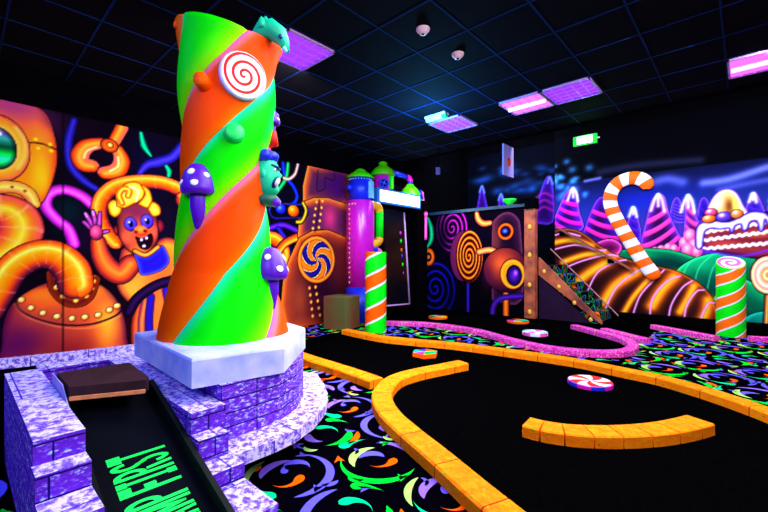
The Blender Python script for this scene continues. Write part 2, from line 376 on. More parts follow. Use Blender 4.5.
# ---- artwork of the left wall
def mural_left():
    k = Canvas('x', WX+0.05, -1.0, 8.25, 0.0, MT, 0.0125)
    n = np.sin(k.U*2.1+1)*np.sin(k.V*2.7+0.5)
    k.c[:] = np.array((22, 8, 30))/255.0
    k.c += np.clip(n, 0, 1)[..., None]*np.array((4, 6, 22))/255.0
    for a in ((10, 115, 50, 22, (150, 60, 120), .8), (70, 225, 14, 30, (10, 40, 50), .7), (105, 160, 20, 20, (30, 12, 40), .8), (150, 170, 25, 40, (16, 14, 70), .7), (66, 210, 15, 12, (8, 60, 66), .6),
              (85, 240, 14, 20, (50, 8, 60), .6), (140, 320, 25, 30, (70, 12, 40), .7), (60, 350, 80, 20, (50, 10, 50), .7), (285, 230, 18, 40, (24, 8, 44), .7), (280, 190, 14, 24, (8, 16, 40), .7)): k.blob(*a)
    ORG = [(-1, (150, 50, 60)), (-.6, (240, 120, 20)), (-.1, (255, 165, 30)), (.35, (255, 205, 90)), (.65, (250, 130, 30)), (1, (180, 60, 110))]
    ORG2 = [(-1, (100, 25, 70)), (-.55, (225, 90, 30)), (0, (255, 140, 10)), (.45, (255, 190, 80)), (.75, (255, 140, 40)), (1, (200, 80, 60))]
    # loops and swirls behind
    k.tube([(74, 120), (68, 143), (71, 166), (84, 181), (100, 191)], [3, 4, 4, 4, 3], [(-1, (20, 14, 90)), (0, (78, 66, 190)), (1, (30, 20, 110))], None)
    k.tube([(141, 133), (144, 146), (151, 156)], [1.5, 3, 1], [(-1, (0, 110, 90)), (0, (10, 230, 160)), (1, (0, 110, 90))], None)
    k.tube([(164, 163), (169, 171), (168, 179)], [1, 2.6, 1], [(-1, (0, 110, 90)), (0, (10, 220, 150)), (1, (0, 110, 90))], None)
    k.tube([(182, 146), (172, 157), (158, 162), (147, 165), (139, 174)], [4, 4.5, 5, 4, 2], [(-1, (24, 16, 110)), (0, (92, 78, 205)), (1, (40, 26, 130))], None)
    k.tube([(97, 209), (82, 196), (64, 189.5), (49, 194), (46, 206), (56, 219), (68, 229), (74, 244)], 5.2, [(-1, (110, 20, 120)), (-.3, (225, 70, 205)), (.2, (255, 125, 235)), (.6, (215, 60, 200)), (1, (110, 20, 120))], (20, 6, 30))
    # spanner ring
    CL = [(-1, (255, 110, 120)), (-.5, (255, 130, 60)), (.1, (255, 175, 70)), (.6, (240, 110, 30)), (1, (150, 40, 40))]
    k.tube([(92, 166), (83, 164), (80, 155), (87, 146), (101, 143)], [6, 7, 7.5, 6.5, 5], CL)
    k.tube([(118, 150), (122, 161), (117, 171), (105, 173)], [5, 7, 7.5, 6], CL)
    k.tube([(110, 147), (115, 140), (122, 127)], [4, 5, 5.5], CL)
    k.stroke([(84, 158), (87, 151), (97, 147)], 1.2, (255, 225, 170), .8); k.stroke([(118, 157), (118, 166), (110, 171)], 1.2, (255, 230, 180), .8)
    k.ell(109.5, 145.5, 8.5, 6.5, [(0, (255, 180, 60)), (.7, (230, 105, 30)), (1, (170, 60, 40))]); k.ell(110, 145, 3, 2.6, [(0, (255, 240, 180)), (1, (240, 130, 40))])
    # big dome and porthole
    wd = k.shape([(-60, 100), (-20, 96), (20, 101), (44, 112), (54, 134), (57, 160), (50, 188), (38, 206), (10, 215), (-60, 215)], [(0, (190, 70, 50)), (5, (235, 120, 40)), (14, (250, 150, 30)), (40, (240, 130, 30))])
    k.tint(wd, 12, 104, 45, 22, (165, 75, 130), .95); k.tint(wd, 42, 178, 10, 22, (255, 190, 30), .8); k.tint(wd, 50, 118, 8, 14, (130, 60, 90), .7); k.tint(wd, 44, 140, 9, 14, (255, 150, 60), .6)
    k.stroke([(30, 142.5), (43, 144), (56, 149.5)], .7, (50, 10, 10), 1, True)
    for x, y in ((35.5, 139.5), (38, 148.5), (50, 144.5), (51, 151)): k.ell(x, y, 2.6, 2, [(0, (255, 225, 60)), (1, (250, 150, 10))], .1, .2, None)
    k.ell(-2, 148, 33, 33, [(0, (255, 190, 120)), (.55, (255, 200, 130)), (.75, (255, 165, 50)), (.9, (255, 140, 60)), (1, (220, 100, 90))], 0, 0, ow=1.5)
    k.stroke([(16, 128), (24, 140), (25, 155), (18, 168)], 2.5, (255, 205, 110), .6)
    def glass(X, Y, q):
        c = Canvas.ramp(np.clip((Y+1)/2, 0, 1), [(0, (20, 190, 80)), (.25, (60, 235, 170)), (.4, (10, 200, 80)), (.55, (10, 90, 60)), (.75, (60, 170, 150)), (.9, (130, 130, 190)), (1, (230, 220, 255))])
        return c*(1-0.5*np.clip((q-.75)/.25, 0, 1))[..., None]
    k.ell(-3, 148, 19.5, 20, None, out=(30, 20, 40), ow=2, fn=glass); k.ell(-1, 133.5, 3, 2.4, [(0, (255, 255, 255)), (1, (190, 190, 230))], out=None)
    # collar and upper hose
    k.tube([(-14, 190), (2, 187), (18, 188), (29, 194), (35, 204)], [6, 6, 6, 5.5, 4], [(-1, (210, 110, 60)), (0, (255, 205, 110)), (1, (240, 150, 60))])
    for x, y in ((12, 187), (25, 191)): k.ell(x, y, 1.5, 1.2, [(0, (120, 30, 20)), (1, (90, 20, 30))], out=None)
    k.tube([(-4, 210), (8, 211), (17, 218), (20, 229), (15, 241), (4, 251), (-24, 264)], [15, 16, 18, 18.5, 18, 17, 17], [(-1, (120, 35, 110)), (-.6, (215, 90, 60)), (-.2, (255, 160, 40)), (.15, (255, 200, 70)), (.5, (250, 135, 40)), (.85, (225, 100, 90)), (1, (150, 50, 70))][::1], ribs=5)
    # main hose down to the pot
    wd = k.shape([(-12, 372), (1, 350), (3, 326), (12, 304), (34, 288), (62, 279), (92, 281), (112, 294), (123, 314), (127, 338), (124, 372)], [(0, (90, 20, 70)), (6, (170, 70, 70)), (20, (205, 105, 55)), (50, (190, 90, 60))])
    k.tint(wd, 20, 345, 36, 26, (105, 25, 100), .95); k.tint(wd, 70, 350, 30, 14, (140, 40, 60), .8); k.tint(wd, 108, 322, 12, 26, (245, 180, 60), .85); k.tint(wd, 40, 295, 26, 10, (240, 135, 40), .9); k.tint(wd, 92, 290, 16, 10, (250, 155, 40), .8)
    k.stroke([(15, 301), (21, 311), (40, 320), (65, 325), (92, 324), (115, 316), (123, 308)], .9, (40, 6, 40), .9, True)
    k.stroke([(15, 304), (24, 315), (44, 323), (68, 328), (95, 327), (120, 316)], 1.1, (255, 190, 120), .35)
    for x, y in ((21.5, 300), (31, 308), (43, 313), (57, 316.5), (72, 318.5), (85, 317), (98, 315), (109.5, 310), (117, 306)): k.ell(x, y, 3.4, 2.7, [(0, (255, 245, 190)), (.5, (255, 205, 110)), (1, (215, 110, 50))], -.2, .3, (60, 10, 40), 1)
    k.tube([(53, 274), (56, 289), (66, 300), (78, 302), (88, 296), (94, 280)], 5, [(-1, (150, 60, 20)), (0, (110, 30, 40)), (1, (200, 100, 30))])
    for x, y in ((56, 277), (56.5, 287.5), (63, 296.5), (76, 300.5), (86.5, 296), (92, 288), (93.5, 281.5)): k.ell(x, y, 2.6, 2.4, [(0, (255, 240, 170)), (.6, (255, 190, 60)), (1, (230, 120, 30))], -.2, .3, None)
    k.tube([(-14, 312), (-2, 292), (10, 272), (26, 259), (44, 254), (60, 258), (72, 270), (76, 284)], [13, 13, 13, 13.5, 14, 14.5, 15, 14.5], [(-1, (70, 16, 70)), (-.7, (170, 60, 60)), (-.3, (255, 130, 10)), (.2, (255, 170, 30)), (.45, (255, 215, 110)), (.7, (255, 140, 30)), (1, (190, 70, 40))], ribs=9)
    k.blob(76, 292, 10, 5, (255, 120, 20), .7)
    # hose arc behind the painted child
    k.tube([(116, 242), (104, 228), (99, 212), (103, 197), (116, 186), (134, 182), (156, 182), (172, 186), (188, 194)], 6.8, ORG2, ribs=14)
    # painted child: body, arm, face
    SK = [(0, (90, 26, 60)), (3, (180, 84, 60)), (8, (250, 160, 70)), (16, (225, 120, 60))]
    wd = k.shape([(121, 250), (131, 243), (150, 244), (166, 237), (180, 244), (186, 268), (180, 300), (150, 312), (128, 302), (116, 282)], SK); k.tint(wd, 135, 285, 14, 16, (250, 170, 70), .8); k.tint(wd, 175, 250, 9, 8, (250, 150, 50), .7); k.tint(wd, 128, 262, 8, 14, (200, 80, 60), .5)
    k.tube([(98, 241), (101, 255), (109, 268), (121, 274), (131, 264)], [6, 8, 9.5, 10, 9], [(-1, (120, 30, 60)), (-.5, (215, 95, 45)), (0, (245, 150, 60)), (.5, (220, 100, 60)), (1, (120, 30, 60))])
    HA = [(-1, (90, 20, 110)), (0, (215, 110, 190)), (1, (100, 24, 120))]
    for f in ([(92, 229), (84, 222)], [(93, 226), (86, 214)], [(96, 225), (93, 211)], [(99, 226), (100, 213)], [(100, 233), (108, 231)]): k.tube(f, [2.4, 1.7], HA, ow=.8)
    k.ell(96.5, 232.5, 6.5, 7.5, [(0, (235, 130, 170)), (.6, (190, 70, 120)), (1, (100, 24, 90))], -.2, .2)
    for f in ([(87, 217), (85, 213)], [(93.5, 215), (92.5, 211.5)]): k.stroke(f, .9, (255, 200, 250), .7)
    k.ell(118.5, 230, 4.5, 5.5, [(0, (230, 100, 70)), (1, (110, 30, 60))]); k.ell(158.5, 226, 5.5, 6.5, [(0, (190, 60, 70)), (1, (100, 20, 60))])
    wd = k.shape([(117, 222), (119, 210), (128, 203), (146, 203), (155, 212), (158, 228), (157, 242), (148, 252), (137, 255), (126, 248), (119, 236)], [(0, (80, 20, 50)), (3, (150, 64, 60)), (9, (205, 100, 66)), (20, (190, 90, 60))])
    k.tint(wd, 138, 212, 22, 10, (120, 46, 96), .85); k.tint(wd, 140, 228, 12, 7, (215, 110, 60), .6); k.tint(wd, 126, 238, 7, 7, (225, 115, 80), .8); k.tint(wd, 154, 232, 6, 8, (225, 110, 80), .8); k.tint(wd, 140, 250, 12, 4, (240, 150, 60), .8)
    for x, y in ((130.5, 224), (147, 221.5)):
        k.ell(x, y, 6.2, 6.8, [(0, (150, 130, 255)), (.7, (90, 70, 220)), (1, (60, 20, 130))], -.1, .2); k.ell(x+.5, y, 2.6, 3.4, [(0, (10, 5, 40)), (1, (30, 20, 110))], out=None); k.ell(x-1.2, y-1.8, 1, 1, [(0, (255, 255, 255)), (1, (220, 220, 255))], out=None)
    k.ell(141, 230.5, 7, 5, [(0, (250, 165, 90)), (.6, (235, 120, 50)), (1, (160, 50, 30))], -.1, .3, None); k.ell(136, 232, 2, 1.6, [(0, (90, 20, 20)), (1, (150, 50, 30))], out=None); k.ell(145, 231, 2, 1.6, [(0, (90, 20, 20)), (1, (150, 50, 30))], out=None)
    k.shape([(136, 237), (143, 239), (151, 234), (152, 242), (147, 249), (140, 247)], [(0, (60, 6, 30)), (4, (30, 2, 20))], 5)
    for x, y in ((141.5, 239.7), (146.5, 238), (144, 246)): k.ell(x, y, 1.5, 1.5, [(0, (255, 250, 255)), (1, (220, 200, 255))], out=None)
    BL = [(0, (180, 95, 10)), (1.5, (250, 185, 50)), (5, (255, 225, 110)), (9, (245, 190, 60))]
    for P in ([(110, 214), (108, 205), (113, 200), (120, 204), (121, 212), (115, 217)], [(117, 206), (117, 194), (125, 184), (136, 182), (144, 188), (143, 198), (133, 204), (124, 208)], [(138, 204), (145, 194), (141, 185), (149, 190), (152, 201), (148, 208)], [(148, 209), (152, 202), (159, 206), (160, 214), (153, 216)]): k.shape(P, BL, 5, (110, 50, 10), 1)
    k.tube([(122, 203), (119, 195), (123, 189), (129, 190), (128, 196)], 2.4, [(-1, (170, 90, 20)), (0, (255, 215, 90)), (1, (180, 100, 20))], (190, 110, 20)); k.stroke([(130, 187), (138, 191), (136, 201)], 1.2, (255, 250, 190), .9)
    wd = k.shape([(134, 254), (146, 257), (157, 250), (163, 246), (169, 260), (163, 269), (150, 274), (141, 274), (138, 264)], [(0, (120, 120, 255)), (1.5, (60, 60, 230)), (5, (44, 30, 190)), (12, (60, 40, 180))], 5)
    k.tube([(135, 251), (146, 255), (158, 247)], 2, [(-1, (190, 90, 30)), (0, (255, 190, 90)), (1, (190, 90, 30))])
    # striped barrel
    k.shape([(132, 356), (131, 325), (137, 304), (152, 290), (176, 281), (190, 281), (190, 356)], [(0, (110, 30, 30)), (4, (240, 120, 60)), (14, (250, 130, 60))])
    for f, c in (([(146, 300), (142, 322), (143, 352)], (255, 150, 80)), ([(151, 297), (149, 322), (151, 352)], (40, 30, 190)), ([(166, 290), (170, 316), (171, 352)], (40, 40, 210)), ([(180, 284), (184, 310), (186, 352)], (40, 40, 210))): k.tube(f, 4, [(-1, (90, 30, 90)), (0, c), (1, (90, 30, 90))], None)
    k.tube([(129, 312), (136, 300), (148, 290), (162, 283), (186, 277)], 4.5, [(-1, (20, 6, 40)), (0, (66, 28, 96)), (1, (20, 6, 40))])
    # far half: silo, swirl wheel, gumball tube
    k.tube([(184, 200), (203, 214), (207, 238), (198, 262), (204, 290), (226, 300)], 8, ORG2, ribs=9)
    k.tube([(262, 168), (248, 182), (246, 205), (256, 222), (252, 246)], 3.5, [(-1, (24, 16, 110)), (0, (92, 78, 205)), (1, (40, 26, 130))], None)
    k.tube([(196, 160), (214, 172), (222, 196), (238, 210)], 4, [(-1, (110, 20, 120)), (0, (230, 90, 215)), (1, (110, 20, 120))], None)
    k.tube([(222, 250), (240, 262), (246, 290), (238, 318)], 6, [(-1, (0, 90, 80)), (0, (20, 200, 150)), (1, (0, 80, 70))])
    k.ell(228, 232, 9, 10, [(0, (255, 200, 90)), (.5, (255, 140, 20)), (1, (150, 50, 20))], -.3, .3); k.ell(212, 318, 12, 12, [(0, (160, 130, 255)), (.5, (90, 50, 210)), (1, (40, 16, 110))], -.3, .3)
    k.tube([(283, 163), (285, 176), (293, 186), (297, 196), (294, 203), (287, 205)], 1.9, [(-1, (10, 30, 140)), (0, (40, 90, 255)), (1, (10, 30, 140))], None)
    k.tube([(288, 164), (286, 178), (279, 189), (272, 197)], 2.3, [(-1, (0, 90, 50)), (0, (30, 225, 130)), (1, (0, 90, 50))], None)
    k.tube([(298, 164), (295, 174), (289, 179), (284, 178)], 1.8, [(-1, (140, 90, 90)), (0, (255, 215, 190)), (1, (140, 90, 90))], None)
    k.tube([(270, 228), (283, 225), (298, 231)], 3, [(-1, (50, 10, 110)), (0, (130, 60, 220)), (1, (50, 10, 110))], None)
    k.tube([(278, 228), (286, 240), (290, 256)], 2.4, [(-1, (30, 20, 110)), (0, (70, 60, 210)), (1, (30, 20, 110))], None)
    k.tube([(262, 238), (276, 240), (284, 253), (280, 272)], 7, ORG2); k.tube([(300, 236), (284, 244), (272, 262)], 4, ORG2)
    SI = [(0, (255, 160, 60)), (3, (205, 105, 60)), (9, (116, 54, 84)), (18, (92, 42, 96)), (60, (58, 26, 84))]
    wd = k.shape([(308, 164), (350, 168), (352, 206), (303, 202), (303, 186)], SI, 0); k.tint(wd, 338, 185, 10, 20, (90, 20, 110), .8)
    k.stroke([(318, 170), (317, 190), (325, 188), (325, 178), (334, 180), (334, 168)], .6, (60, 10, 60), .8, True)
    wd = k.shape([(303, 202), (314, 198), (328, 198), (352, 206), (352, 242), (298, 238), (299, 218)], SI, 0); k.tint(wd, 330, 218, 8, 14, (225, 80, 130), .8)
    wd = k.shape([(299, 238), (312, 231), (328, 230), (352, 240), (356, 330), (286, 330), (281, 305), (283, 282), (288, 262)], [(0, (225, 140, 50)), (5, (170, 80, 50)), (16, (110, 40, 50)), (40, (60, 16, 50))], 0); k.tint(wd, 300, 300, 10, 22, (190, 110, 60), .6); k.tint(wd, 335, 262, 12, 25, (120, 50, 60), .5); k.tint(wd, 340, 310, 14, 20, (40, 8, 40), .8)
    for i in range(5):
        for x, y in ((316.5-i*.9, 202+i*6.6), (322.5-i*.9, 201+i*6.6)): k.ell(x, y, 1.3, 1.6, [(0, (255, 235, 150)), (1, (230, 130, 40))], out=None)
        for x, y in ((309.5+i*.8, 288+i*7), (315.5+i*1.1, 287+i*7)): k.ell(x, y, 1.3, 1.9, [(0, (255, 210, 130)), (1, (220, 120, 50))], out=None)
    k.stroke([(319.5, 200), (318, 216), (315, 232)], .7, (80, 20, 40), .8, True)
    def wheel(X, Y, q):
        a = np.arctan2(Y, X)+q*2.3; s_ = ((a/(2*PI)*8) % 2)
        t = np.clip(1-np.abs(s_ % 1-.5)*2, 0, 1)[..., None]
        oc = np.array((255, 140, 30))/255*(.75+.25*t); bc = np.array((50, 30, 150))/255*(.6+.4*t); c = np.where((s_ < 1)[..., None], oc, bc)
        c = np.where(((s_ % 1) < .08)[..., None], np.array((255, 215, 150))/255, c)
        r = np.clip((q-.80)/.05, 0, 1)[..., None]; return c*(1-r)+r*Canvas.ramp(q, [(.8, (120, 40, 20)), (.9, (255, 170, 60)), (1, (220, 100, 30))])
    k.ell(317, 259.5, 18.5, 23.5, None, fn=wheel)
    k.tube([(276, 211), (303, 211)], [8, 7], [(-1, (60, 60, 180)), (-.7, (16, 8, 40)), (.7, (16, 8, 40)), (1, (80, 90, 210))])
    k.ell(281, 209, 5, 5.2, [(0, (140, 170, 255)), (.4, (50, 80, 240)), (1, (20, 20, 110))], -.3, .3); k.ell(293.5, 211, 5.5, 5.8, [(0, (255, 200, 90)), (.4, (255, 140, 20)), (1, (160, 60, 10))], -.3, .3)
    k.tube([(303, 203), (306, 211), (302, 221), (297, 222)], 1.8, [(-1, (120, 90, 10)), (0, (255, 215, 60)), (1, (120, 90, 10))])
    k.stroke([(63, 98), (63, 400)], .5, (10, 4, 14), .8, True); k.stroke([(183, 120), (183, 400)], .45, (10, 4, 14), .8, True)
    return k
kl = mural_left(); ml = kl.mesh('wall_mural', 0.024)
tag(ml, 'long airbrushed mural of orange pipes, riveted copper pot and waving child on left wall', 'mural')

# ---- artwork of the back wall
def mural_back():
    k = Canvas('y', WY-0.05, RX+0.02, 5.8, 0.0, 4.15, 0.016)
    t = (k.V-1.7)/1.4
    k.c[:] = Canvas.ramp(np.clip(t, 0, 1), [(0, (92, 66, 168)), (.25, (66, 64, 154)), (.5, (48, 62, 142)), (.75, (32, 44, 108)), (1, (18, 26, 66))])
    up = np.clip((k.V-MT)/.02, 0, 1)[..., None]; k.c = k.c*(1-up)+up*np.array((4, 6, 18))/255.0
    k.c *= (1-.8*np.clip(1-np.abs(k.V-MT)/.02, 0, 1))[..., None]
    for P, r, a in (([(704, 183), (730, 179), (768, 167), (800, 158)], 5, .75), ([(720, 190), (750, 183), (790, 176)], 4, .4), ([(655, 182), (668, 179), (682, 182)], 6, .55), ([(600, 172), (640, 165), (700, 160)], 5, .25), ([(585, 181), (600, 178)], 2, .7)): k.stroke(P, r, (140, 150, 240), a)
    rs = np.random.RandomState(3)
    for i in range(22): k.blob(555+rs.rand()**1.7*36, 158+rs.rand()*42, 2+rs.rand()*4, 2+rs.rand()*3, (90, 180, 255), .5)
    k.blob(640, 200, 50, 12, (30, 50, 190), .5)
    def mount(P, base, stripe, edge, cap, ns=5, slope=-6):
        wd = k.shape(P, [(0, edge), (2.2, base), (9, tuple(int(v*.55) for v in base))], 5, (16, 6, 60), .8); w, d = wd
        ys = [p[1] for p in P]; xs = [p[0] for p in P]; y0, y1 = min(ys), max(ys)
        kk = k.k(*P[0]); c = k.W(sum(xs)/len(xs), y0); wid = abs(k.W(max(xs), y0)[0]-k.W(min(xs), y0)[0])/2
        X = (k.U[w]-c[0])/wid; yy = (c[1]-k.V[w])/kk/(y1-y0)+X*slope/40.0+.10*X*X
        s_ = (yy*ns) % 1; a = np.clip((s_-.42)/.1, 0, 1)*np.clip((1-s_)/.15, 0, 1); a = a*np.clip((d/kk-.8)/1, 0, 1)*np.clip((yy-.18)*12, 0, 1)
        k.blend(w, a, Canvas.ramp(s_, [(.4, stripe), (1, tuple(int(v*.75) for v in stripe))]))
        if cap:
            px_ = [p for p in P if p[1] < y0+2.5]; cx = sum(p[0] for p in px_)/len(px_); h = (y1-y0)*.22
            for f in ([(cx-h*.55, y0+h*1.3), (cx-h*.25, y0+h*.4), (cx, y0+.8)], [(cx+h*.5, y0+h*1.35), (cx+h*.3, y0+h*.4), (cx, y0+.8)], [(cx, y0+.8), (cx+.3, y0+h*.95)]): k.stroke(f, 1.9, cap, .75)
    MG = (235, 60, 200); PU = (110, 50, 190); LV = (150, 110, 240)
    mount([(668, 222), (672, 203), (677, 197), (682, 204), (686, 222)], (70, 40, 170), (120, 90, 220), LV, None, 8)
    mount([(696, 222), (699, 203), (704, 197), (709, 203), (711, 222)], (66, 40, 170), (80, 50, 190), LV, None, 3)
    mount([(742, 222), (747, 203), (753, 193), (759, 197), (766, 214), (768, 224)], (80, 50, 190), (90, 60, 200), LV, (225, 225, 255), 3)
    mount([(765, 225), (768, 204), (774, 192), (782, 200), (790, 225)], (110, 50, 180), MG, LV, (225, 225, 255), 5)
    mount([(625, 240), (628, 220), (633, 207), (637, 212), (641, 240)], (70, 40, 180), PU, LV, (215, 225, 255), 4)
    mount([(548, 232), (556, 214), (565, 194), (573, 188), (578, 194), (579, 210), (582, 230)], (95, 40, 190), (230, 50, 200), (170, 110, 250), (220, 225, 255), 5)
    mount([(580, 242), (588, 218), (596, 201), (603, 197), (609, 206), (614, 226), (624, 248)], (90, 36, 170), (235, 66, 190), (150, 90, 240), None, 5)
    mount([(638, 252), (645, 224), (651, 202), (658, 194), (665, 197), (669, 212), (678, 232), (688, 252)], (110, 40, 160), (245, 90, 190), LV, (230, 230, 255), 5, 10)
    mount([(680, 254), (684, 226), (685, 204), (688, 195), (692, 198), (696, 214), (702, 232), (702, 254)], (120, 50, 160), (250, 100, 180), LV, (240, 235, 255), 6)
    # glowing sugar dome
    wd = k.shape([(705, 220), (711, 204), (718, 194), (727, 190.5), (735, 194), (741, 205), (746, 220)], [(0, (255, 240, 190)), (2, (245, 215, 150)), (9, (215, 160, 110))], 5, (190, 150, 220), 1.6); k.tint(wd, 730, 206, 5, 8, (110, 70, 30), .9); k.tint(wd, 718, 203, 5, 8, (255, 235, 200), .8); k.tint(wd, 736, 204, 4, 8, (250, 225, 110), .8)
    # pink sugar bushes
    for x, y, r in ((684, 243, 5), (690, 236, 6), (694, 246, 6), (688, 250, 6), (661, 250, 4), (668, 248, 4), (674, 249, 4), (655, 251, 3.5), (697, 252, 5)): k.ell(x, y, r, r*1.2, [(0, (255, 190, 200)), (.6, (245, 110, 160)), (1, (200, 50, 130))], -.2, .3, None)
    # far hills
    wd = k.shape([(600, 262), (614, 252), (640, 249), (668, 250), (690, 256), (700, 262), (690, 282), (620, 282)], [(0, (30, 190, 130)), (3, (10, 120, 90)), (10, (6, 70, 70))], 5, (4, 20, 30)); k.tint(wd, 640, 256, 16, 5, (20, 190, 130), .7)
    k.shape([(588, 250), (598, 242), (612, 239), (622, 246), (616, 256), (598, 258)], [(0, (220, 120, 200)), (3, (150, 40, 130)), (8, (90, 20, 80))], 5)
    GH = [(0, (70, 230, 170)), (2.5, (20, 170, 120)), (12, (10, 116, 92)), (40, (6, 76, 74))]
    wd = k.shape([(668, 280), (684, 264), (706, 255), (735, 252), (770, 258), (830, 268), (830, 350), (690, 350)], GH, 5, (4, 24, 30)); k.tint(wd, 706, 266, 16, 8, (24, 180, 130), .6); k.tint(wd, 760, 262, 16, 6, (20, 150, 110), .5)
    for x in (690, 703, 717, 733): k.stroke([(x+8, 256), (x-4, 268), (x-10, 290)], .7, (90, 225, 180), .6)
    wd = k.shape([(712, 300), (726, 284), (744, 279), (775, 296), (830, 306), (830, 360), (712, 360)], GH, 5, (4, 24, 30)); k.tint(wd, 740, 290, 12, 8, (20, 150, 110), .5)
    wd = k.shape([(736, 330), (748, 316), (768, 311), (800, 312), (830, 325), (830, 370), (736, 370)], [(0, (40, 210, 190)), (4, (10, 130, 120)), (16, (6, 90, 90))], 5, (4, 24, 30)); k.tint(wd, 768, 318, 16, 6, (30, 180, 165), .6)
    # cake
    CK = [(0, (60, 16, 60)), (3, (130, 50, 90)), (8, (150, 66, 70)), (16, (120, 45, 70))]
    wd = k.shape([(702, 224), (768, 212), (806, 218), (806, 262), (760, 259), (704, 250), (700, 238)], CK, 0); k.tint(wd, 758, 234, 18, 4, (220, 120, 60), .7); k.tint(wd, 725, 244, 16, 4, (190, 90, 80), .6)
    WH = (235, 225, 255)
    for y0, y1 in ((232, 222), (240, 231.5), (248.5, 243)):
        P = [(704+i*3.5, y0+(y1-y0)*(i*3.5/64)+(1.1 if i % 2 else -.6)) for i in range(26)]; k.stroke(P, 1.4, WH, 1, True)
    k.stroke([(704, 250), (740, 256), (770, 250), (800, 246)], 1.6, (120, 60, 220), .8)
    IC = [(0, (120, 100, 240)), (1.5, (205, 195, 255)), (4, (190, 180, 250)), (8, (215, 205, 255))]
    k.shape([(696, 246), (696, 232), (700, 224), (712, 221), (729, 222), (742, 216), (752, 212), (764, 213), (772, 217), (806, 219), (806, 232), (776, 226), (772, 231), (768, 224), (765, 219), (763, 229), (760, 231), (757, 221), (750, 222), (747, 229), (743, 230), (741, 224), (735, 226), (732, 233), (729, 228), (720, 229), (712, 228), (705, 231), (703, 240), (702, 247), (698, 249)], IC, 3, (50, 20, 130), 1.3)
    for x, y, rx, ry, c in ((711, 212.5, 6, 4, (250, 100, 150)), (709, 219, 7, 4, (255, 140, 60)), (724, 217, 8, 5, (110, 80, 210)), (737, 214, 6, 4.5, (255, 150, 90))): k.ell(x, y, rx, ry, [(0, (255, 220, 220)), (.4, c), (1, tuple(v//2 for v in c))], -.3, .4, (40, 10, 80))
    # ring lolly at the frame's right
    def rings(X, Y, q): return Canvas.ramp(q, [(0, (255, 160, 60)), (.12, (255, 150, 90)), (.22, (255, 235, 200)), (.34, (255, 150, 80)), (.5, (250, 190, 190)), (.6, (255, 220, 190)), (.75, (240, 150, 150)), (.88, (255, 230, 190)), (.95, (250, 180, 120)), (1, (200, 120, 150))])
    k.tube([(768, 292), (766, 330)], 2, [(-1, (120, 60, 20)), (0, (240, 190, 120)), (1, (120, 60, 20))]); k.ell(768, 275, 17.5, 19, None, fn=rings, ow=1.6)
    # chocolate hill
    wd = k.shape([(540, 234), (552, 231), (570, 229), (584, 234), (600, 246), (620, 257), (645, 264), (672, 270), (692, 279), (706, 290), (714, 303), (718, 320), (718, 350), (540, 350)], [(0, (190, 120, 60)), (2, (96, 46, 40)), (14, (66, 28, 36)), (60, (36, 12, 30))], 5)
    for P, r in (([(553, 243), (572, 240), (592, 246)], 3.2), ([(563, 262), (584, 255), (604, 253)], 3.4), ([(576, 283), (592, 271), (612, 260)], 5.5), ([(604, 302), (616, 285), (640, 270)], 6), ([(622, 316), (634, 296), (650, 278)], 3), ([(652, 306), (662, 290), (674, 277)], 6), ([(680, 312), (688, 298), (694, 286)], 4), ([(700, 325), (706, 312), (708, 300)], 5)):
        k.stroke(P, r*1.25, (255, 150, 20), .95); k.stroke(P, r*.6, (255, 205, 90), .6)
    LN = (235, 170, 230)
    for P in ([(552, 250), (576, 245), (596, 250), (606, 250)], [(560, 270), (582, 261), (606, 255), (618, 256)], [(588, 290), (598, 272), (616, 262), (626, 260)], [(604, 312), (616, 288), (634, 273), (648, 266)], [(632, 318), (640, 296), (655, 279), (664, 270)], [(650, 325), (652, 300), (666, 282), (680, 276)], [(668, 328), (671, 306), (682, 288), (692, 281)], [(684, 330), (686, 308), (696, 292), (704, 290)], [(700, 332), (701, 318), (708, 304), (714, 303)], [(552, 236), (566, 233), (580, 236)]): k.stroke(P, 1.6, (150, 70, 150), .5); k.stroke(P, .85, LN, 1)
    k.c = np.where((k.V < .14)[..., None], np.array((6, 5, 10))/255.0, k.c)
    return k
mb = mural_back().mesh('wall_mural', 0.024)
tag(mb, 'airbrushed candy landscape mural with chocolate hill, striped peaks and iced cake on back wall', 'mural')

# ---- recess wall, dark night version
def mural_recess():
    k = Canvas('y', RY-0.05, WX+0.05, RX+0.0, 0.0, 4.3, 0.03)
    k.c[:] = np.array((6, 10, 30))/255.0; rs = np.random.RandomState(5)
    for i in range(34): k.blob(480+rs.rand()*75, 166+rs.rand()*30, 3+rs.rand()*7, 1.5+rs.rand()*2.5, (50, 120, 215), .32)
    for P in ([(475, 222), (479, 196), (482, 186), (485, 196), (489, 222)], [(496, 222), (499, 200), (501, 194), (504, 202), (507, 222)], [(532, 222), (539, 196), (546, 178), (550, 177), (553, 188), (553, 222)]):
        k.shape(P, [(0, (120, 80, 220)), (2, (70, 20, 130)), (8, (46, 12, 90))], 4, None)
        top = min(P, key=lambda p: p[1]); k.stroke([(top[0]-2.5, top[1]+6), top, (top[0]+2.5, top[1]+7)], 1.2, (110, 140, 240), .9)
    for y in (196, 203, 210): k.stroke([(536, y+2), (544, y-3), (553, y+1)], 1.4, (170, 40, 150), .7)
    k.stroke([(446, 214), (452, 207), (460, 188)], 1.6, (170, 40, 170), .9)
    return k
tag(mural_recess().mesh('wall_mural', 0.024), 'dim dark blue night mural with small purple peaks behind the balcony', 'mural')

# ------------------------------------------------------------------ lights
def area(name, loc, aim, size, power, col, parent=None):
    l = bpy.data.lights.new(name, 'AREA'); l.shape = 'RECTANGLE'; l.size = size[0]; l.size_y = size[1]; l.energy = power; l.color = col
    o = bpy.data.objects.new(name, l); C.objects.link(o); o.location = loc
    o.rotation_euler = (Vector(aim)-Vector(loc)).to_track_quat('-Z', 'Y').to_euler(); return o

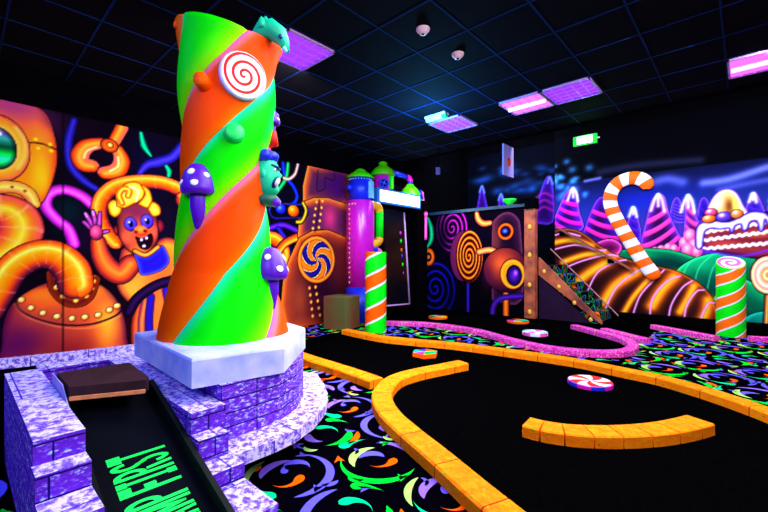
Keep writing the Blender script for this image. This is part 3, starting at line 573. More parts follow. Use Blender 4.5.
LMUL = 1.0
def build_lights():
    # hall and wall lights here are added white-violet fills, not fittings of the room
    area('hall_fill', (-1.3, 2.4, 3.38), (-1.4, 2.3, 0), (2.0, 2.0), 95*LMUL, (1.0, 0.93, 1.0))
    area('hall_fill', (-0.2, 4.6, 3.38), (-0.6, 4.9, 0), (2.4, 2.4), 130*LMUL, (1.0, 0.93, 1.0))
    area('wall_fill', (-3.7, 2.6, 3.36), (-6.2, 2.6, 1.2), (0.4, 5.0), 170*LMUL, (1.0, 0.93, 1.0))
    area('wall_fill', (0.2, 6.95, 3.9), (0.2, 9.7, 1.3), (6.0, 0.4), 170*LMUL, (0.95, 0.93, 1.0))
    area('wall_fill', (-4.6, 6.9, 3.3), (-4.9, 8.3, 1.2), (1.6, 0.4), 40*LMUL, (1.0, 0.9, 1.0))
    area('hall_fill', (1.2, 2.0, 3.3), (-2.6, 1.3, 1.6), (1.6, 1.6), 120*LMUL, (0.97, 0.9, 1.0))
    area('blacklight', (-3.6, -0.6, 3.35), (-2.9, 1.0, 0.5), (1.2, 0.5), 26*LMUL, (0.05, 0.22, 1.0))
    area('blacklight', (-1.6, -1.8, 2.9), (-2.4, 1.0, 0.4), (1.6, 0.6), 34*LMUL, (0.10, 0.18, 1.0))
    area('wall_fill', (-4.6, 8.7, 4.4), (-4.6, 10.4, 2.6), (2.2, 0.3), 90*LMUL, (0.7, 0.85, 1.0))  # added fill that brightens the recess mural
    area('hall_fill', (-0.1, -1.3, 3.0), (-2.8, 1.3, 1.7), (1.0, 1.0), 38*LMUL, (1.0, 0.95, 1.0))  # added fill from the camera side for the column front
    em = bpy.data.lights.new('emergency_glow', 'POINT'); em.energy = 130.0; em.color = (.06, .5, 1.0); em.shadow_soft_size = .12
    o = bpy.data.objects.new('emergency_glow', em); C.objects.link(o); o.location = (-3.3, 4.55, 2.98)
build_lights()

# ------------------------------------------------------------------ ceiling fittings
def panel(cx, cy, label, tube=False, glow=(120, 60, 255), st=1.2, ex=0.58):
    t = empty('ceiling_light', (cx, cy, CZ-0.03)); tag(t, label, 'ceiling light', 'square louvred ceiling lights')
    h = ex/2; f = MB()
    for a, b in (((-h, -h), (h, -h+.02)), ((-h, h-.02), (h, h)), ((-h, -h), (-h+.02, h)), ((h-.02, -h), (h, h))): f.box((cx+a[0], cy+a[1], CZ-.03), (cx+b[0], cy+b[1], CZ-.002))
    f.build('frame', M['lilac'], t)
    MB().box((cx-h+.02, cy-h+.02, CZ-.008), (cx+h-.02, cy+h-.02, CZ-.003)).build('diffuser', mat_emit('violet_diffuser_glow', glow, st), t)
    l = MB()
    for i in range(1, 5):
        q = -h+ex*i/5; l.box((cx+q-.006, cy-h+.02, CZ-.03), (cx+q+.006, cy+h-.02, CZ-.009)); l.box((cx-h+.02, cy+q-.006, CZ-.0295), (cx+h-.02, cy+q+.006, CZ-.0095))
    for i in range(1, 15 if tube else 1):
        q = -h+ex*i/15; l.box((cx-h+.02, cy+q-.002, CZ-.02), (cx+h-.02, cy+q+.002, CZ-.0092))
    l.build('louvre', mat_emit('lit_louvre_glow', (215, 110, 230) if tube else (140, 62, 255), .75), t)
    if tube:
        MB().tube([(cx-h+.03, cy, CZ-.034), (cx+h-.03, cy, CZ-.034)], .03, 12).build('fluorescent_tube', mat_emit('pink_tube_glow', (245, 200, 255), 1.0), t)
    return t
panel(-3.459, 2.405, 'violet louvred ceiling light beside the top of the twisted column', glow=(115, 35, 255), st=1.5)
panel(-3.459, 5.405, 'violet louvred ceiling light beside the small emergency lamp', glow=(150, 70, 245), st=1.0)
panel(-2.259, 5.405, 'pinkish louvred ceiling light with bright tube, touching a violet one', True, (190, 80, 220), .8)
panel(-1.659, 5.405, 'bright violet louvred ceiling light touching a pinkish one', glow=(110, 30, 255), st=1.5)
panel(0.141, 6.005, 'pinkish louvred ceiling light with bright tube, cut by frame edge above the mural cake', True, (215, 80, 220), 1.0)
def detector(x, y, label):
    t = empty('smoke_detector', (x, y, CZ-.05)); tag(t, label, 'smoke detector', 'round ceiling detectors')
    MB().lathe([(.001, -.052), (.032, -.05), (.045, -.035), (.05, -.022), (.062, -.018), (.066, -.004), (.066, 0)], (x, y, CZ), 24).build('housing', M['pinkp2'], t)
    MB().lathe([(.001, -.056), (.014, -.055), (.016, -.048)], (x, y, CZ), 16).build('sensor', M['black'], t)
M['pinkp2'] = mat('pale_pink_plastic', (245, 205, 215), .5, .3, .05)
detector(-2.259, 3.005, 'pale round smoke detector nearest the camera on a black ceiling tile')
detector(-2.259, 3.62, 'flatter pale round smoke detector, second from the camera')
e = empty('emergency_ceiling_lamp', (-3.45, 4.93, CZ-.06)); tag(e, 'small pale green emergency lamp beside a violet ceiling light', 'emergency lamp')
MB().box((-3.63, 4.87, CZ-.03), (-3.27, 4.99, CZ+.002)).build('base', M['white'], e)
MB().tube([(-3.63, 4.93, CZ-.04), (-3.34, 4.93, CZ-.04)], .036, 14).build('lens', mat_emit('emergency_lens_glow', (150, 240, 225), .9), e)
MB().tube([(-3.339, 4.93, CZ-.04), (-3.27, 4.93, CZ-.04)], .037, 14).build('end_cap', mat('green_plastic', (20, 200, 120), .4, .3), e)

# exit sign under the bulkhead
p = on_y(585, 140, 6.7); x0, x1 = p[0]-.17, p[0]+.17; z0, z1 = p[2]-.07, p[2]+.07
t = empty('exit_sign', (p[0], 6.7, z0)); tag(t, 'glowing green and white exit sign hanging under the bulkhead', 'exit sign')
MB().box((x0, 6.68, z0), (x1, 6.73, z1)).build('housing', mat_emit('green_sign_glow', (0, 190, 30), 1.1), t)
f = MB().box((x0+.06, 6.672, z0+.015), (x1-.06, 6.678, z1-.015)); f.build('panel', mat_emit('white_sign_glow', (210, 255, 215), 4.0), t)
MB().tube([(p[0]-.02, 6.705, z1), (p[0]-.02, 6.705, CZ)], .012, 8).build('hanger', M['black'], t)
MB().box((x1, 6.69, p[2]-.01), (x1+.04, 6.71, p[2]+.01)).build('test_button', M['white'], t)
bl = bpy.data.lights.new('exit_sign_light', 'POINT'); bl.energy = 2.5; bl.color = (.2, 1, .3); bl.shadow_soft_size = .05
o = bpy.data.objects.new('exit_sign_light', bl); C.objects.link(o); o.location = (p[0], 6.6, p[2]+.02)

# hanging notice board
q0 = on_y(508, 161, 6.66)
t = empty('notice_sign', (q0[0], q0[1], q0[2]-.27)); tag(t, 'tall pale lilac hanging sign with an orange red dot above the balcony', 'sign')
yl, zc = q0[1], q0[2]
MB().box((q0[0]-.012, yl-.20, zc-.27), (q0[0]+.012, yl+.20, zc+.27)).build('board', M['lilacs'] if 'lilacs' in M else mat('lilac_sign_paint', (165, 150, 255), .6, .2, .05), t)
MB().lathe([(.001, 0), (.075, 0), (.075, .008), (.001, .008)], (q0[0]+.012, yl, zc-.02), 24, 0, frame((1, 0, 0))).build('dot', mat('sign_dot_paint', (255, 80, 20), .6, .2), t)
MB().box((q0[0]+.012, yl-.03, zc-.16), (q0[0]+.0135, yl+.03, zc-.145)).build('mark', mat('sign_mark_paint', (220, 90, 150), .6, .2), t)
MB().tube([(q0[0], yl, zc+.27), (q0[0], yl, CZ)], .006, 6).build('hanger', M['black'], t)
q1 = on_y(438, 171, 6.4)
t = empty('hanging_box', q1); tag(t, 'tiny lilac box hanging on a black rod in the dark above the doorway machine', 'box')
MB().box((q1[0]-.03, q1[1]-.03, q1[2]-.07), (q1[0]+.03, q1[1]+.03, q1[2]+.07)).build('box', mat('lilac_plastic', (110, 85, 150), .6, .2), t)
MB().tube([(q1[0], q1[1], q1[2]+.07), (q1[0], q1[1], CZ)], .008, 6).build('hanger', M['black'], t)

# ------------------------------------------------------------------ stone pedestal, plinth
base = [(-2.13, .99), (-2.13, 1.20), (-2.14, 1.36), (-2.24, 1.56), (-2.40, 1.73), (-2.58, 1.86), (-3.1, 1.93), (-3.36, 1.72), (-3.36, .99)]
ped = MB().prism(base, .16, .555).build('stone_pedestal', M['stone'])
tag(ped, 'lavender brick pedestal wall carrying the white plinth of the twisted column', 'pedestal')
led = [(-1.93, .972), (-1.93, 1.22), (-1.95, 1.36), (-2.02, 1.54), (-2.15, 1.74), (-2.30, 1.88), (-2.52, 2.02), (-2.80, 2.16), (-2.95, 2.1), (-2.9, 1.92), (-2.6, 1.87), (-2.41, 1.74), (-2.25, 1.57), (-2.15, 1.37), (-2.135, .972)]
MB().prism(led, .177, .245, 0).build('ledge', M['stone2'], ped)
MB().prism([(-2.3, 1.02), (-2.3, 1.4), (-2.6, 1.75), (-3.2, 1.8), (-3.3, 1.02)], .006, .159).build('recessed_base', M['black'], ped)
plp = [(-2.19, .855), (-2.09, 1.365), (-2.56, 1.865), (-3.1, 1.95), (-3.33, 1.74), (-3.31, .885)]
b = MB(); bev = .012; cxp = sum(p[0] for p in plp)/6; cyp = sum(p[1] for p in plp)/6
sh = [(p[0]+(cxp-p[0])*.012, p[1]+(cyp-p[1])*.012) for p in plp]
k6 = len(plp); n = b.add([(x, y, .556) for x, y in plp]+[(x, y, .703) for x, y in plp]+[(x, y, .715) for x, y in sh])
for a in (0, k6):
    for i in range(k6): j = (i+1) % k6; b.face((n+a+i, n+a+j, n+a+k6+j, n+a+k6+i))
b.face([n+2*k6+i for i in range(k6)]); b.face([n+i for i in range(k6)][::-1])
tag(b.build('column_plinth', M['plinth']), 'thick white faceted plinth slab under the twisted column', 'plinth')

# ------------------------------------------------------------------ twisted candy column
ZC = 2.883; CXc, CYc = -2.829, 1.315; PHI0 = math.atan2(-CYc, -CXc); PXM = ZC/F
PITCH = 2.02; ZB = 1.69
prof_y = [335, 318, 300, 270, 240, 200, 170, 140, 100, 60, 40, 12]
prof_r = [61.5, 58, 54, 47.5, 44.2, 41.4, 41.8, 43.2, 45.6, 47, 51, 54]
prof_c = [226, 225.5, 225, 224, 224.5, 225, 227, 228.5, 228.5, 229.5, 232, 233]
pz = [CAMH+(260-y)*PXM for y in prof_y]
def colR(z): return float(np.interp(z, pz, prof_r))*PXM*1.0
def colC(z):
    o = (float(np.interp(z, pz, prof_c))-221.5)*PXM; return CXc+o*RT[0], CYc+o*RT[1]
def colsurf(psi, z, lobe=1.0):
    cx, cy = colC(z); r = colR(z)*lobe; a = PHI0+psi; return Vector((cx+r*math.cos(a), cy+r*math.sin(a), z)), Vector((math.cos(a), math.sin(a), 0))
def ztop(psi): return 2.90-.045*math.sin(psi)-.095*math.cos(psi)
def twist(z): return float(np.interp(z, [.715, 1.155, 1.69, 2.17, 2.638, 2.82, 3.2], [1.58, 1.0, 0.0, -1.0, -1.95, -2.24, -2.36]))*PI/2
def colat(px, py, lobe=.97):
    c0 = float(np.interp(CAMH+(260-py)*PXM, pz, prof_c)); h = float(np.interp(CAMH+(260-py)*PXM, pz, prof_r))
    psi = math.asin(max(-.99, min(.99, (px-c0)/h))); Z = ZC-h*PXM*math.cos(psi); z = CAMH+(260-py)*Z/F
    return colsurf(psi, z, lobe)
col_root = empty('candy_column', (CXc, CYc, .715)); tag(col_root, 'tall twisted green and orange candy column standing on the white plinth', 'column')
b = MB(); NT = 14; NL = 110; cols = []
vid = {}
for lb in range(4):
    for ti in range(NT+1):
        for i in range(NL+1):
            s_ = i/NL; t_ = ti/NT; q = lb+t_; z = .715+s_*2.25
            for _ in range(3):
                psi = q*PI/2-twist(z); z = .7155+s_*(ztop(psi)-.7155)
            lf = .905+.095*math.sin(PI*min(max(t_, 0), 1))**.6
            if i == NL: lf *= .97
            p, _n = colsurf(psi, z, lf); vid[(lb, ti, i)] = b.add([p])
GR = [(0, (30, 235, 170)), (.08, (10, 245, 110)), (.2, (0, 235, 10)), (.62, (10, 235, 0)), (.85, (90, 235, 0)), (1, (140, 215, 0))]
OR = [(0, (250, 80, 170)), (.05, (255, 120, 150)), (.11, (255, 80, 40)), (.22, (255, 66, 0)), (.8, (255, 78, 0)), (1, (240, 110, 0))]
fc = []
for lb in range(4):
    R = OR if lb % 2 == 0 else GR
    for ti in range(NT):
        for i in range(NL):
            b.face((vid[(lb, ti, i)], vid[(lb, ti+1, i)], vid[(lb, ti+1, i+1)], vid[(lb, ti, i+1)]), 0, None, True)
            t0, t1 = ti/NT, (ti+1)/NT; fc.append([(R, t0), (R, t1), (R, t1), (R, t0)])
    ctr = b.add([colsurf(0, 2.90, 0.0)[0]])
    for ti in range(NT):
        b.face((vid[(lb, ti, NL)], vid[(lb, ti+1, NL)], ctr), 0, None, True); fc.append([(R, .5)]*3)
trunk = b.build('trunk', mat_attr('column_airbrush_paint', .5, .04), col_root)
at = trunk.data.color_attributes.new('paint', 'FLOAT_COLOR', 'CORNER'); arr = []
for f in fc:
    for R, t_ in f:
        c = Canvas.ramp(np.array([t_]), R)[0]; arr.extend([*lin(tuple(c*255)), 1.0])
if len(arr) == 4*len(trunk.data.loops): at.data.foreach_set('color', arr)
else: print('PAINT MISMATCH', len(arr)//4, len(trunk.data.loops))
# spiral lollipop disc
p, nn = colat(240.5, 72, .93); fr = frame(nn+Vector((0, 0, -.10)), (0, 0, 1)).to_4x4()
b = MB(); SEG = 56; RD = .152; pit = RD/6.0; ng = 9
def sp(i, j): return min(max(pit*((i-1.3 if i % 2 else i-1.3+.28)+2*j/SEG), 0), RD*.93)
for lay in range(1):
    g0 = {}
    for i in range(ng):
        for j in range(SEG+1):
            r = sp(i, j); a = -2*PI*j/SEG; v = fr @ Vector((r*math.cos(a), r*math.sin(a), .062)); g0[(i, j)] = b.add([p+v])
    for i in range(ng-1):
        for j in range(SEG): b.face((g0[(i, j)], g0[(i, j+1)], g0[(i+1, j+1)], g0[(i+1, j)]), 1 if i % 2 == 0 else 0)
b.lathe([(RD*.5, 0), (RD*.97, 0), (RD, .02), (RD, .045), (RD*.93, .061), (.001, .0612)], p, 48, 2, fr, lambda i, j: 0 if i >= 3 else 2)
b.build('lollipop_disc', [M['white'], mat('swirl_red_paint', (245, 22, 8), .5, .1), mat('pale_blue_paint', (150, 170, 255), .5, .3)], col_root)
# knobs
def knob(px, py, r, ln, m, name='knob'):
    p, nn = colat(px, py, .93); fr = frame(nn+Vector((0, 0, .15)), (0, 0, 1)).to_4x4()
    MB().lathe([(r*1.1, -.02), (r, ln*.4), (r, ln*.85), (r*.85, ln), (.001, ln*1.03)], p, 24, 0, fr).build(name, m, col_root)
knob(208, 86, .048, .09, M['orange']); knob(177.5, 36, .022, .03, M['orange']); knob(233, 132, .062, .065, mat('mint_green_paint', (0, 220, 90), .45, .3)); knob(275, 134, .06, .05, M['red'])
# mushrooms
def mushroom(px, py, sc_, tilt=0.0, lobe=.96):
    p, nn = colat(px, py, lobe); a = math.atan2(nn.y, nn.x); R = Matrix.Rotation(a, 4, 'Z') @ Matrix.Rotation(tilt, 4, 'Y') @ Matrix.Scale(sc_, 4)
    st = MB().lathe([(.001, -.25), (.025, -.22), (.05, -.10), (.052, -.02), (.045, .02)], p, 18, 0, R).build('mushroom', M['purple'], col_root)
    MB().lathe([(.04, -.015), (.085, -.02), (.103, -.005), (.106, .02), (.098, .075), (.078, .13), (.045, .17), (.001, .185)], p, 24, 0, R).build('cap', M['purple'], st)
    for az, zz, r in ((.12, .115, .024), (.42, .045, .024), (-.62, .05, .024), (1.2, .10, .02), (-1.4, .12, .02)):
        rr = float(np.interp(zz, [.02, .075, .13, .17], [.106, .098, .078, .045])); q = p+R @ Vector((rr*math.cos(az), rr*math.sin(az), zz))
        MB().ball(q, (r*sc_, r*sc_, .006*sc_), 0, 14, frame(R.to_3x3() @ Vector((math.cos(az), math.sin(az), .45)))).build('spot', M['white'], st)
mushroom(202, 193, 1.04); mushroom(267.5, 277, 1.16, .0, .98); mushroom(275.5, 118, .6, .0, .93)
# grinning green imp head on the right flank
cz_ = CAMH+(260-183)*PXM; hc, hn = colsurf(1.09, CAMH+(260-171)*2.72/F, 1.0); out = Vector((RT[0], RT[1], 0)); fwd = Vector((-FW[0], -FW[1], 0))
fr = Matrix((out, fwd.cross(out)*-1 if False else Vector((0, 0, 1)).cross(out), Vector((0, 0, 1)))).transposed().to_4x4()
b = MB(); K = 22; prof = []
n0 = len(b.v)
for i in range(K+1):
    th = PI*i/K; z = -math.cos(th)*.165
    for j in range(28):
        a = 2*PI*j/28; r = math.sin(th)
        rx = .082*r; ry = .085*r; x = rx*math.cos(a); y = ry*math.sin(a)
        f = max(math.cos(a), 0)**3
        x += f*(.030*math.exp(-((z+.0)/.022)**2)*(abs(math.sin(a)) < .45)+.028*math.exp(-((z+.115)/.03)**2)+.012*math.exp(-((z-.05)/.025)**2)-.010*math.exp(-((z-.02)/.014)**2))
        b.v.append(tuple(hc+fr.to_3x3() @ Vector((x, y, z))))
for i in range(K):
    for j in range(28): j2 = (j+1) % 28; b.face((n0+i*28+j, n0+i*28+j2, n0+(i+1)*28+j2, n0+(i+1)*28+j), 0, None, True)
hd = b.build('imp_head', M['teal'], col_root)
F3 = fr.to_3x3()
b = MB(); b.ball(hc+F3 @ Vector((-.012, 0, .125)), (.088, .093, .062)); b.ball(hc+F3 @ Vector((.045, -.02, .135)), (.04, .05, .034), 0, 16, Matrix.Rotation(.5, 3, 'Y')); b.ball(hc+F3 @ Vector((.0, -.06, .13)), (.05, .04, .045)); b.ball(hc+F3 @ Vector((-.055, -.04, .07)), (.03, .045, .06)); b.build('hair', M['blue'], hd)
b = MB(); b.ball(hc+F3 @ Vector((.086, -.046, -.060)), (.016, .026, .034), 0, 16, F3 @ Matrix.Rotation(.5, 3, 'Y')); b.build('teeth', M['white'], hd)
b = MB(); b.ball(hc+F3 @ Vector((.074, -.04, -.062)), (.02, .03, .046), 0, 16, F3 @ Matrix.Rotation(.5, 3, 'Y')); b.build('lips', M['navy'], hd)
for s_ in (-1, 1):
    MB().ball(hc+F3 @ Vector((.068, s_*.036, .03)), (.016, .014, .013)).build('eye', M['white'], hd)
    MB().ball(hc+F3 @ Vector((.079, s_*.039, .030)), (.008, .008, .009)).build('pupil', M['black'], hd)
    MB().tube([hc+F3 @ Vector((.05, s_*.065, .062)), hc+F3 @ Vector((.082, s_*.035, .052)), hc+F3 @ Vector((.092, s_*.01, .036))], [.006, .011, .007], 8).build('eyebrow', M['navy'], hd)
MB().ball(hc+F3 @ Vector((-.005, -.078, -.005)), (.022, .018, .034)).build('ear', M['teal'], hd)
MB().lathe([(.06, -.22), (.085, -.205), (.09, -.17), (.07, -.15)], hc, 20, 0, fr).build('collar', mat('dark_green_paint', (10, 90, 70), .5, .3), hd)
b = MB(); b.ball(hc+F3 @ Vector((.075, -.03, -.205)), (.036, .034, .036)); b.build('bow', M['purple'], hd)
# teal creature head over the rim
def atZ(px, py, Z):
    d = ray(px, py); return Vector((d[0]*Z, d[1]*Z, CAMH+d[2]*Z))
Zl = ZC-.16
P = [atZ(254, 38, Zl), atZ(262, 31, Zl), atZ(271, 29, Zl), atZ(279, 35, Zl), atZ(284, 43, Zl), atZ(287.5, 52, Zl)]
b = MB(); b.tube(P, [.03, .06, .068, .062, .04, .014], 16); hd2 = b.build('lizard_head', mat('jade_paint', (0, 190, 140), .45, .3, .2, 12), col_root)
for s_ in (0, 1):
    q = atZ(262+4*s_, 27-s_, Zl-.05+.1*s_); MB().lathe([(.026, -.01), (.028, .03), (.014, .06), (.001, .078)], q, 14, 0, Matrix.Rotation(-.1, 4, 'Y')).build('ear', mat('jade_paint', (0, 190, 140), .45, .3, .2, 12), hd2)
for s_ in (-1, 1): MB().ball(atZ(280.5, 36.5, Zl-.05*(-s_) if s_ > 0 else Zl-.05), (.014, .014, .016)).build('eye', M['navy'], hd2)
MB().tube([atZ(283, 47, Zl-.03), atZ(286.5, 52, Zl-.012)], [.018, .012], 8).build('snout', mat('pale_jade_paint', (120, 240, 220), .4, .3), hd2)

# ------------------------------------------------------------------ brick steps and platform
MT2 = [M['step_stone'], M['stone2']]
def steps(name, lst, label, cat, grp=None):
    b = MB()
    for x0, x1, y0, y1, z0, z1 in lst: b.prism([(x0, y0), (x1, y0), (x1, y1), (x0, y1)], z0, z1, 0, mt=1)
    return tag(b.build(name, MT2), label, cat, grp)
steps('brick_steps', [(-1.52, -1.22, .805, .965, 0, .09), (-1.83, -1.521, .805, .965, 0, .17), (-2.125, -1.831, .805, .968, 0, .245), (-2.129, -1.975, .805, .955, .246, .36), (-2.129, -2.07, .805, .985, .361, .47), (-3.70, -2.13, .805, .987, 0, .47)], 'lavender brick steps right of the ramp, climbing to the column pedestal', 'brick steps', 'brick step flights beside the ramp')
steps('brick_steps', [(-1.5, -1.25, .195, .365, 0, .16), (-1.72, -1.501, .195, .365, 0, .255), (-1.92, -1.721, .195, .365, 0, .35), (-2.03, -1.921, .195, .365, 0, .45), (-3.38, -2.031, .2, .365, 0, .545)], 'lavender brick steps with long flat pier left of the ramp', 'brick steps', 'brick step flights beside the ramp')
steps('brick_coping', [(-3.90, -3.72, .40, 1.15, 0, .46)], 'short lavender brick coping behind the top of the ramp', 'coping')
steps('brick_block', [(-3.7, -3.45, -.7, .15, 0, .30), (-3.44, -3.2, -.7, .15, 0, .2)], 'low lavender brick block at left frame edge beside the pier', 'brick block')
lw = smooth_path([(-5.42, -.6, 0), (-5.24, .28, 0), (-5.08, 1.0, 0), (-4.98, 1.7, 0), (-4.95, 2.5, 0)], 8)
PR = [(-.06, .215), (-.06, .30), (.06, .30), (.06, .215)]
b = MB(); b.sweep([(p.x, p.y) for p in lw], PR[::-1]); lwo = b.build('low_brick_wall', M['stone2']); MB().sweep([(p.x, p.y) for p in lw], [(.045, 0), (.045, .214), (-.045, .214), (-.045, 0)]).build('base', M['black'], lwo); tag(lwo, 'long low lavender brick wall in front of the left mural', 'low wall')

# ------------------------------------------------------------------ ramp
RY0, RY1 = .375, .80
def rz(x): return .537-.344*(x+2.597)
ramp = empty('golf_ramp', (-1.9, .59, 0)); tag(ramp, 'sloping black trough ramp with green lettering between two brick step flights', 'ramp')
def slope(b, x0, x1, y0, y1, d0, d1):
    P = [(x, y, rz(x)+d) for d in (d0, d1) for (x, y) in ((x0, y0), (x1, y0), (x1, y1), (x0, y1))]; n = b.add(P)
    for q in ((0, 3, 2, 1), (4, 5, 6, 7), (0, 1, 5, 4), (1, 2, 6, 5), (2, 3, 7, 6), (3, 0, 4, 7)): b.face([n+i for i in q])
    return b
slope(MB(), -2.9, -1.15, RY0+.022, RY1-.03, -.10, -.075).build('bed', M['ramp'], ramp)
slope(MB(), -2.6, -1.15, RY1-.03, RY1-.004, -.14, 0).build('side_board', M['rimm'], ramp)
slope(MB(), -2.62, -1.15, RY0+.002, RY0+.021, -.14, 0).build('side_board', M['rimm'], ramp)
b = MB(); n = b.add([(-2.93, RY0-.004, .45), (-2.03, RY0-.004, .28), (-2.25, RY0-.004, rz(-2.25)+.012), (-2.62, RY0-.004, .60), (-2.93, RY0-.004, .60)]+[(-2.93, RY0+.001, .45), (-2.03, RY0+.001, .28), (-2.25, RY0+.001, rz(-2.25)+.012), (-2.62, RY0+.001, .60), (-2.93, RY0+.001, .60)])
b.face([n+i for i in range(5)]); b.face([n+5+i for i in range(5)][::-1])
for i in range(5): j = (i+1) % 5; b.face((n+i, n+j, n+5+j, n+5+i))
b.build('cheek_board', M['cheek'], ramp)
dk = MB(); q = [on_z(56.6, 373, .61), on_z(129, 362.5, .61), on_z(149, 377, .61), on_z(145.5, 380, .61), on_z(70, 387, .61)]
dk.prism([(p[0], p[1]) for p in q], .545, .61); dd = dk.build('deck', M['deck'], ramp)
e0, e1 = Vector(q[4]), Vector(q[3]); dn = Vector((e1.y-e0.y, -(e1.x-e0.x), 0)).normalized(); dn = dn if dn.x > 0 else -dn
b = MB(); n = b.add([e0+dn*o+Vector((0, 0, z-.61)) for o in (.001, .012) for z in (.543, .562)]+[e1+dn*o+Vector((0, 0, z-.61)) for o in (.001, .012) for z in (.543, .562)])
for f in ((0, 1, 3, 2), (4, 6, 7, 5), (0, 4, 5, 1), (2, 3, 7, 6), (1, 5, 7, 3), (0, 2, 6, 4)): b.face([n+i for i in f])
b.build('plywood_edge', M['wood'], ramp)
# lettering: reads up the slope, letter tops towards the left side board
def arcstrip(cx, cy, rx, ry, a0, a1, tx, ty, n=10):
    o = []
    for i in range(n):
        A = a0+(a1-a0)*i/n; B = a0+(a1-a0)*(i+1)/n
        o.append([(cx+rx*math.cos(A), cy+ry*math.sin(A)), (cx+rx*math.cos(B), cy+ry*math.sin(B)), (cx+(rx-tx)*math.cos(B), cy+(ry-ty)*math.sin(B)), (cx+(rx-tx)*math.cos(A), cy+(ry-ty)*math.sin(A))])
    return o
def rc(a, b_, c, d): return [(a, b_), (c, b_), (c, d), (a, d)]
LT = {'T': [rc(.34, 0, .66, .8), rc(0, .78, 1, 1)], 'F': [rc(0, 0, .34, 1), rc(.34, .8, 1, 1), rc(.34, .40, .85, .60)],
      'I': [rc(.2, .15, .6, .85), rc(0, 0, .8, .16), rc(0, .84, .8, 1)],
      'R': [rc(0, 0, .32, 1), [(.5, .45), (.8, .45), (1.05, 0), (.72, 0)]]+arcstrip(.4, .73, .6, .27, PI/2, -PI/2, .3, .12)+[rc(.32, .88, .42, 1), rc(.32, .46, .42, .58)],
      'P': [rc(0, 0, .34, 1)]+arcstrip(.4, .71, .6, .29, PI/2, -PI/2, .3, .13)+[rc(.34, .87, .42, 1), rc(.34, .42, .42, .55)],
      'S': arcstrip(.5, .74, .5, .26, .1, PI*1.5, .3, .12, 12)+arcstrip(.5, .26, .5, .26, PI/2, -PI+.1, .3, .12, 12)+[[(.12, .62), (.5, .60), (.88, .38), (.5, .40)]],
      'A': [[(0, 0), (.3, 0), (.62, 1), (.38, 1)], [(.7, 0), (1, 0), (.62, 1), (.38, 1)], rc(.25, .22, .75, .38)],
      'M': [rc(0, 0, .24, 1), rc(.76, 0, 1, 1), [(.0, 1), (.26, 1), (.6, .1), (.42, .1)], [(.74, 1), (1, 1), (.58, .1), (.4, .1)]]}
def letters(txt, xstart, adv):
    b = MB(); x = xstart
    for ch in txt:
        if ch == ' ': x -= .026; continue
        w = adv*(1.25 if ch == 'M' else .75 if ch == 'I' else 1)
        for pl in LT[ch]:
            b.face([b.add([(x-a*w*.9, .712-h*.246, rz(x-a*w*.9)-.0742)]) for a, h in pl])
        x -= w
    return b
b = letters('RAMP FIRST', -1.685, .053); b.build('lettering', M['text'], ramp)
# ------------------------------------------------------------------ carpets
def inpoly(p, P):
    c = False; n = len(P)
    for i in range(n):
        a, b = P[i], P[(i+1) % n]
        if (a[1] > p[1]) != (b[1] > p[1]) and p[0] < (b[0]-a[0])*(p[1]-a[1])/(b[1]-a[1])+a[0]: c = not c
    return c
CM = [M['carpet'], M['c_violet'], M['c_lav'], M['c_green'], M['c_teal'], M['c_orange'], M['c_pale']]
def strip(c, R, a0, a1, wf, n=16):
    Lq = []
    for i in range(n+1):
        t = i/n; a = a0+(a1-a0)*t; w = wf(t)
        Lq.append(((c[0]+(R+w/2)*math.cos(a), c[1]+(R+w/2)*math.sin(a)), (c[0]+(R-w/2)*math.cos(a), c[1]+(R-w/2)*math.sin(a))))
    return Lq
def cres(w): return lambda t: 1.2*w*math.sin(PI*t)**.8
def skew(w, s=.7): return lambda t: 1.2*w*math.sin(PI*t**s)
def drop(w): return lambda t: (w*(t/.78)**1.8 if t < .78 else w*math.sqrt(max(0, 1-((t-.78)/.22)**2)))
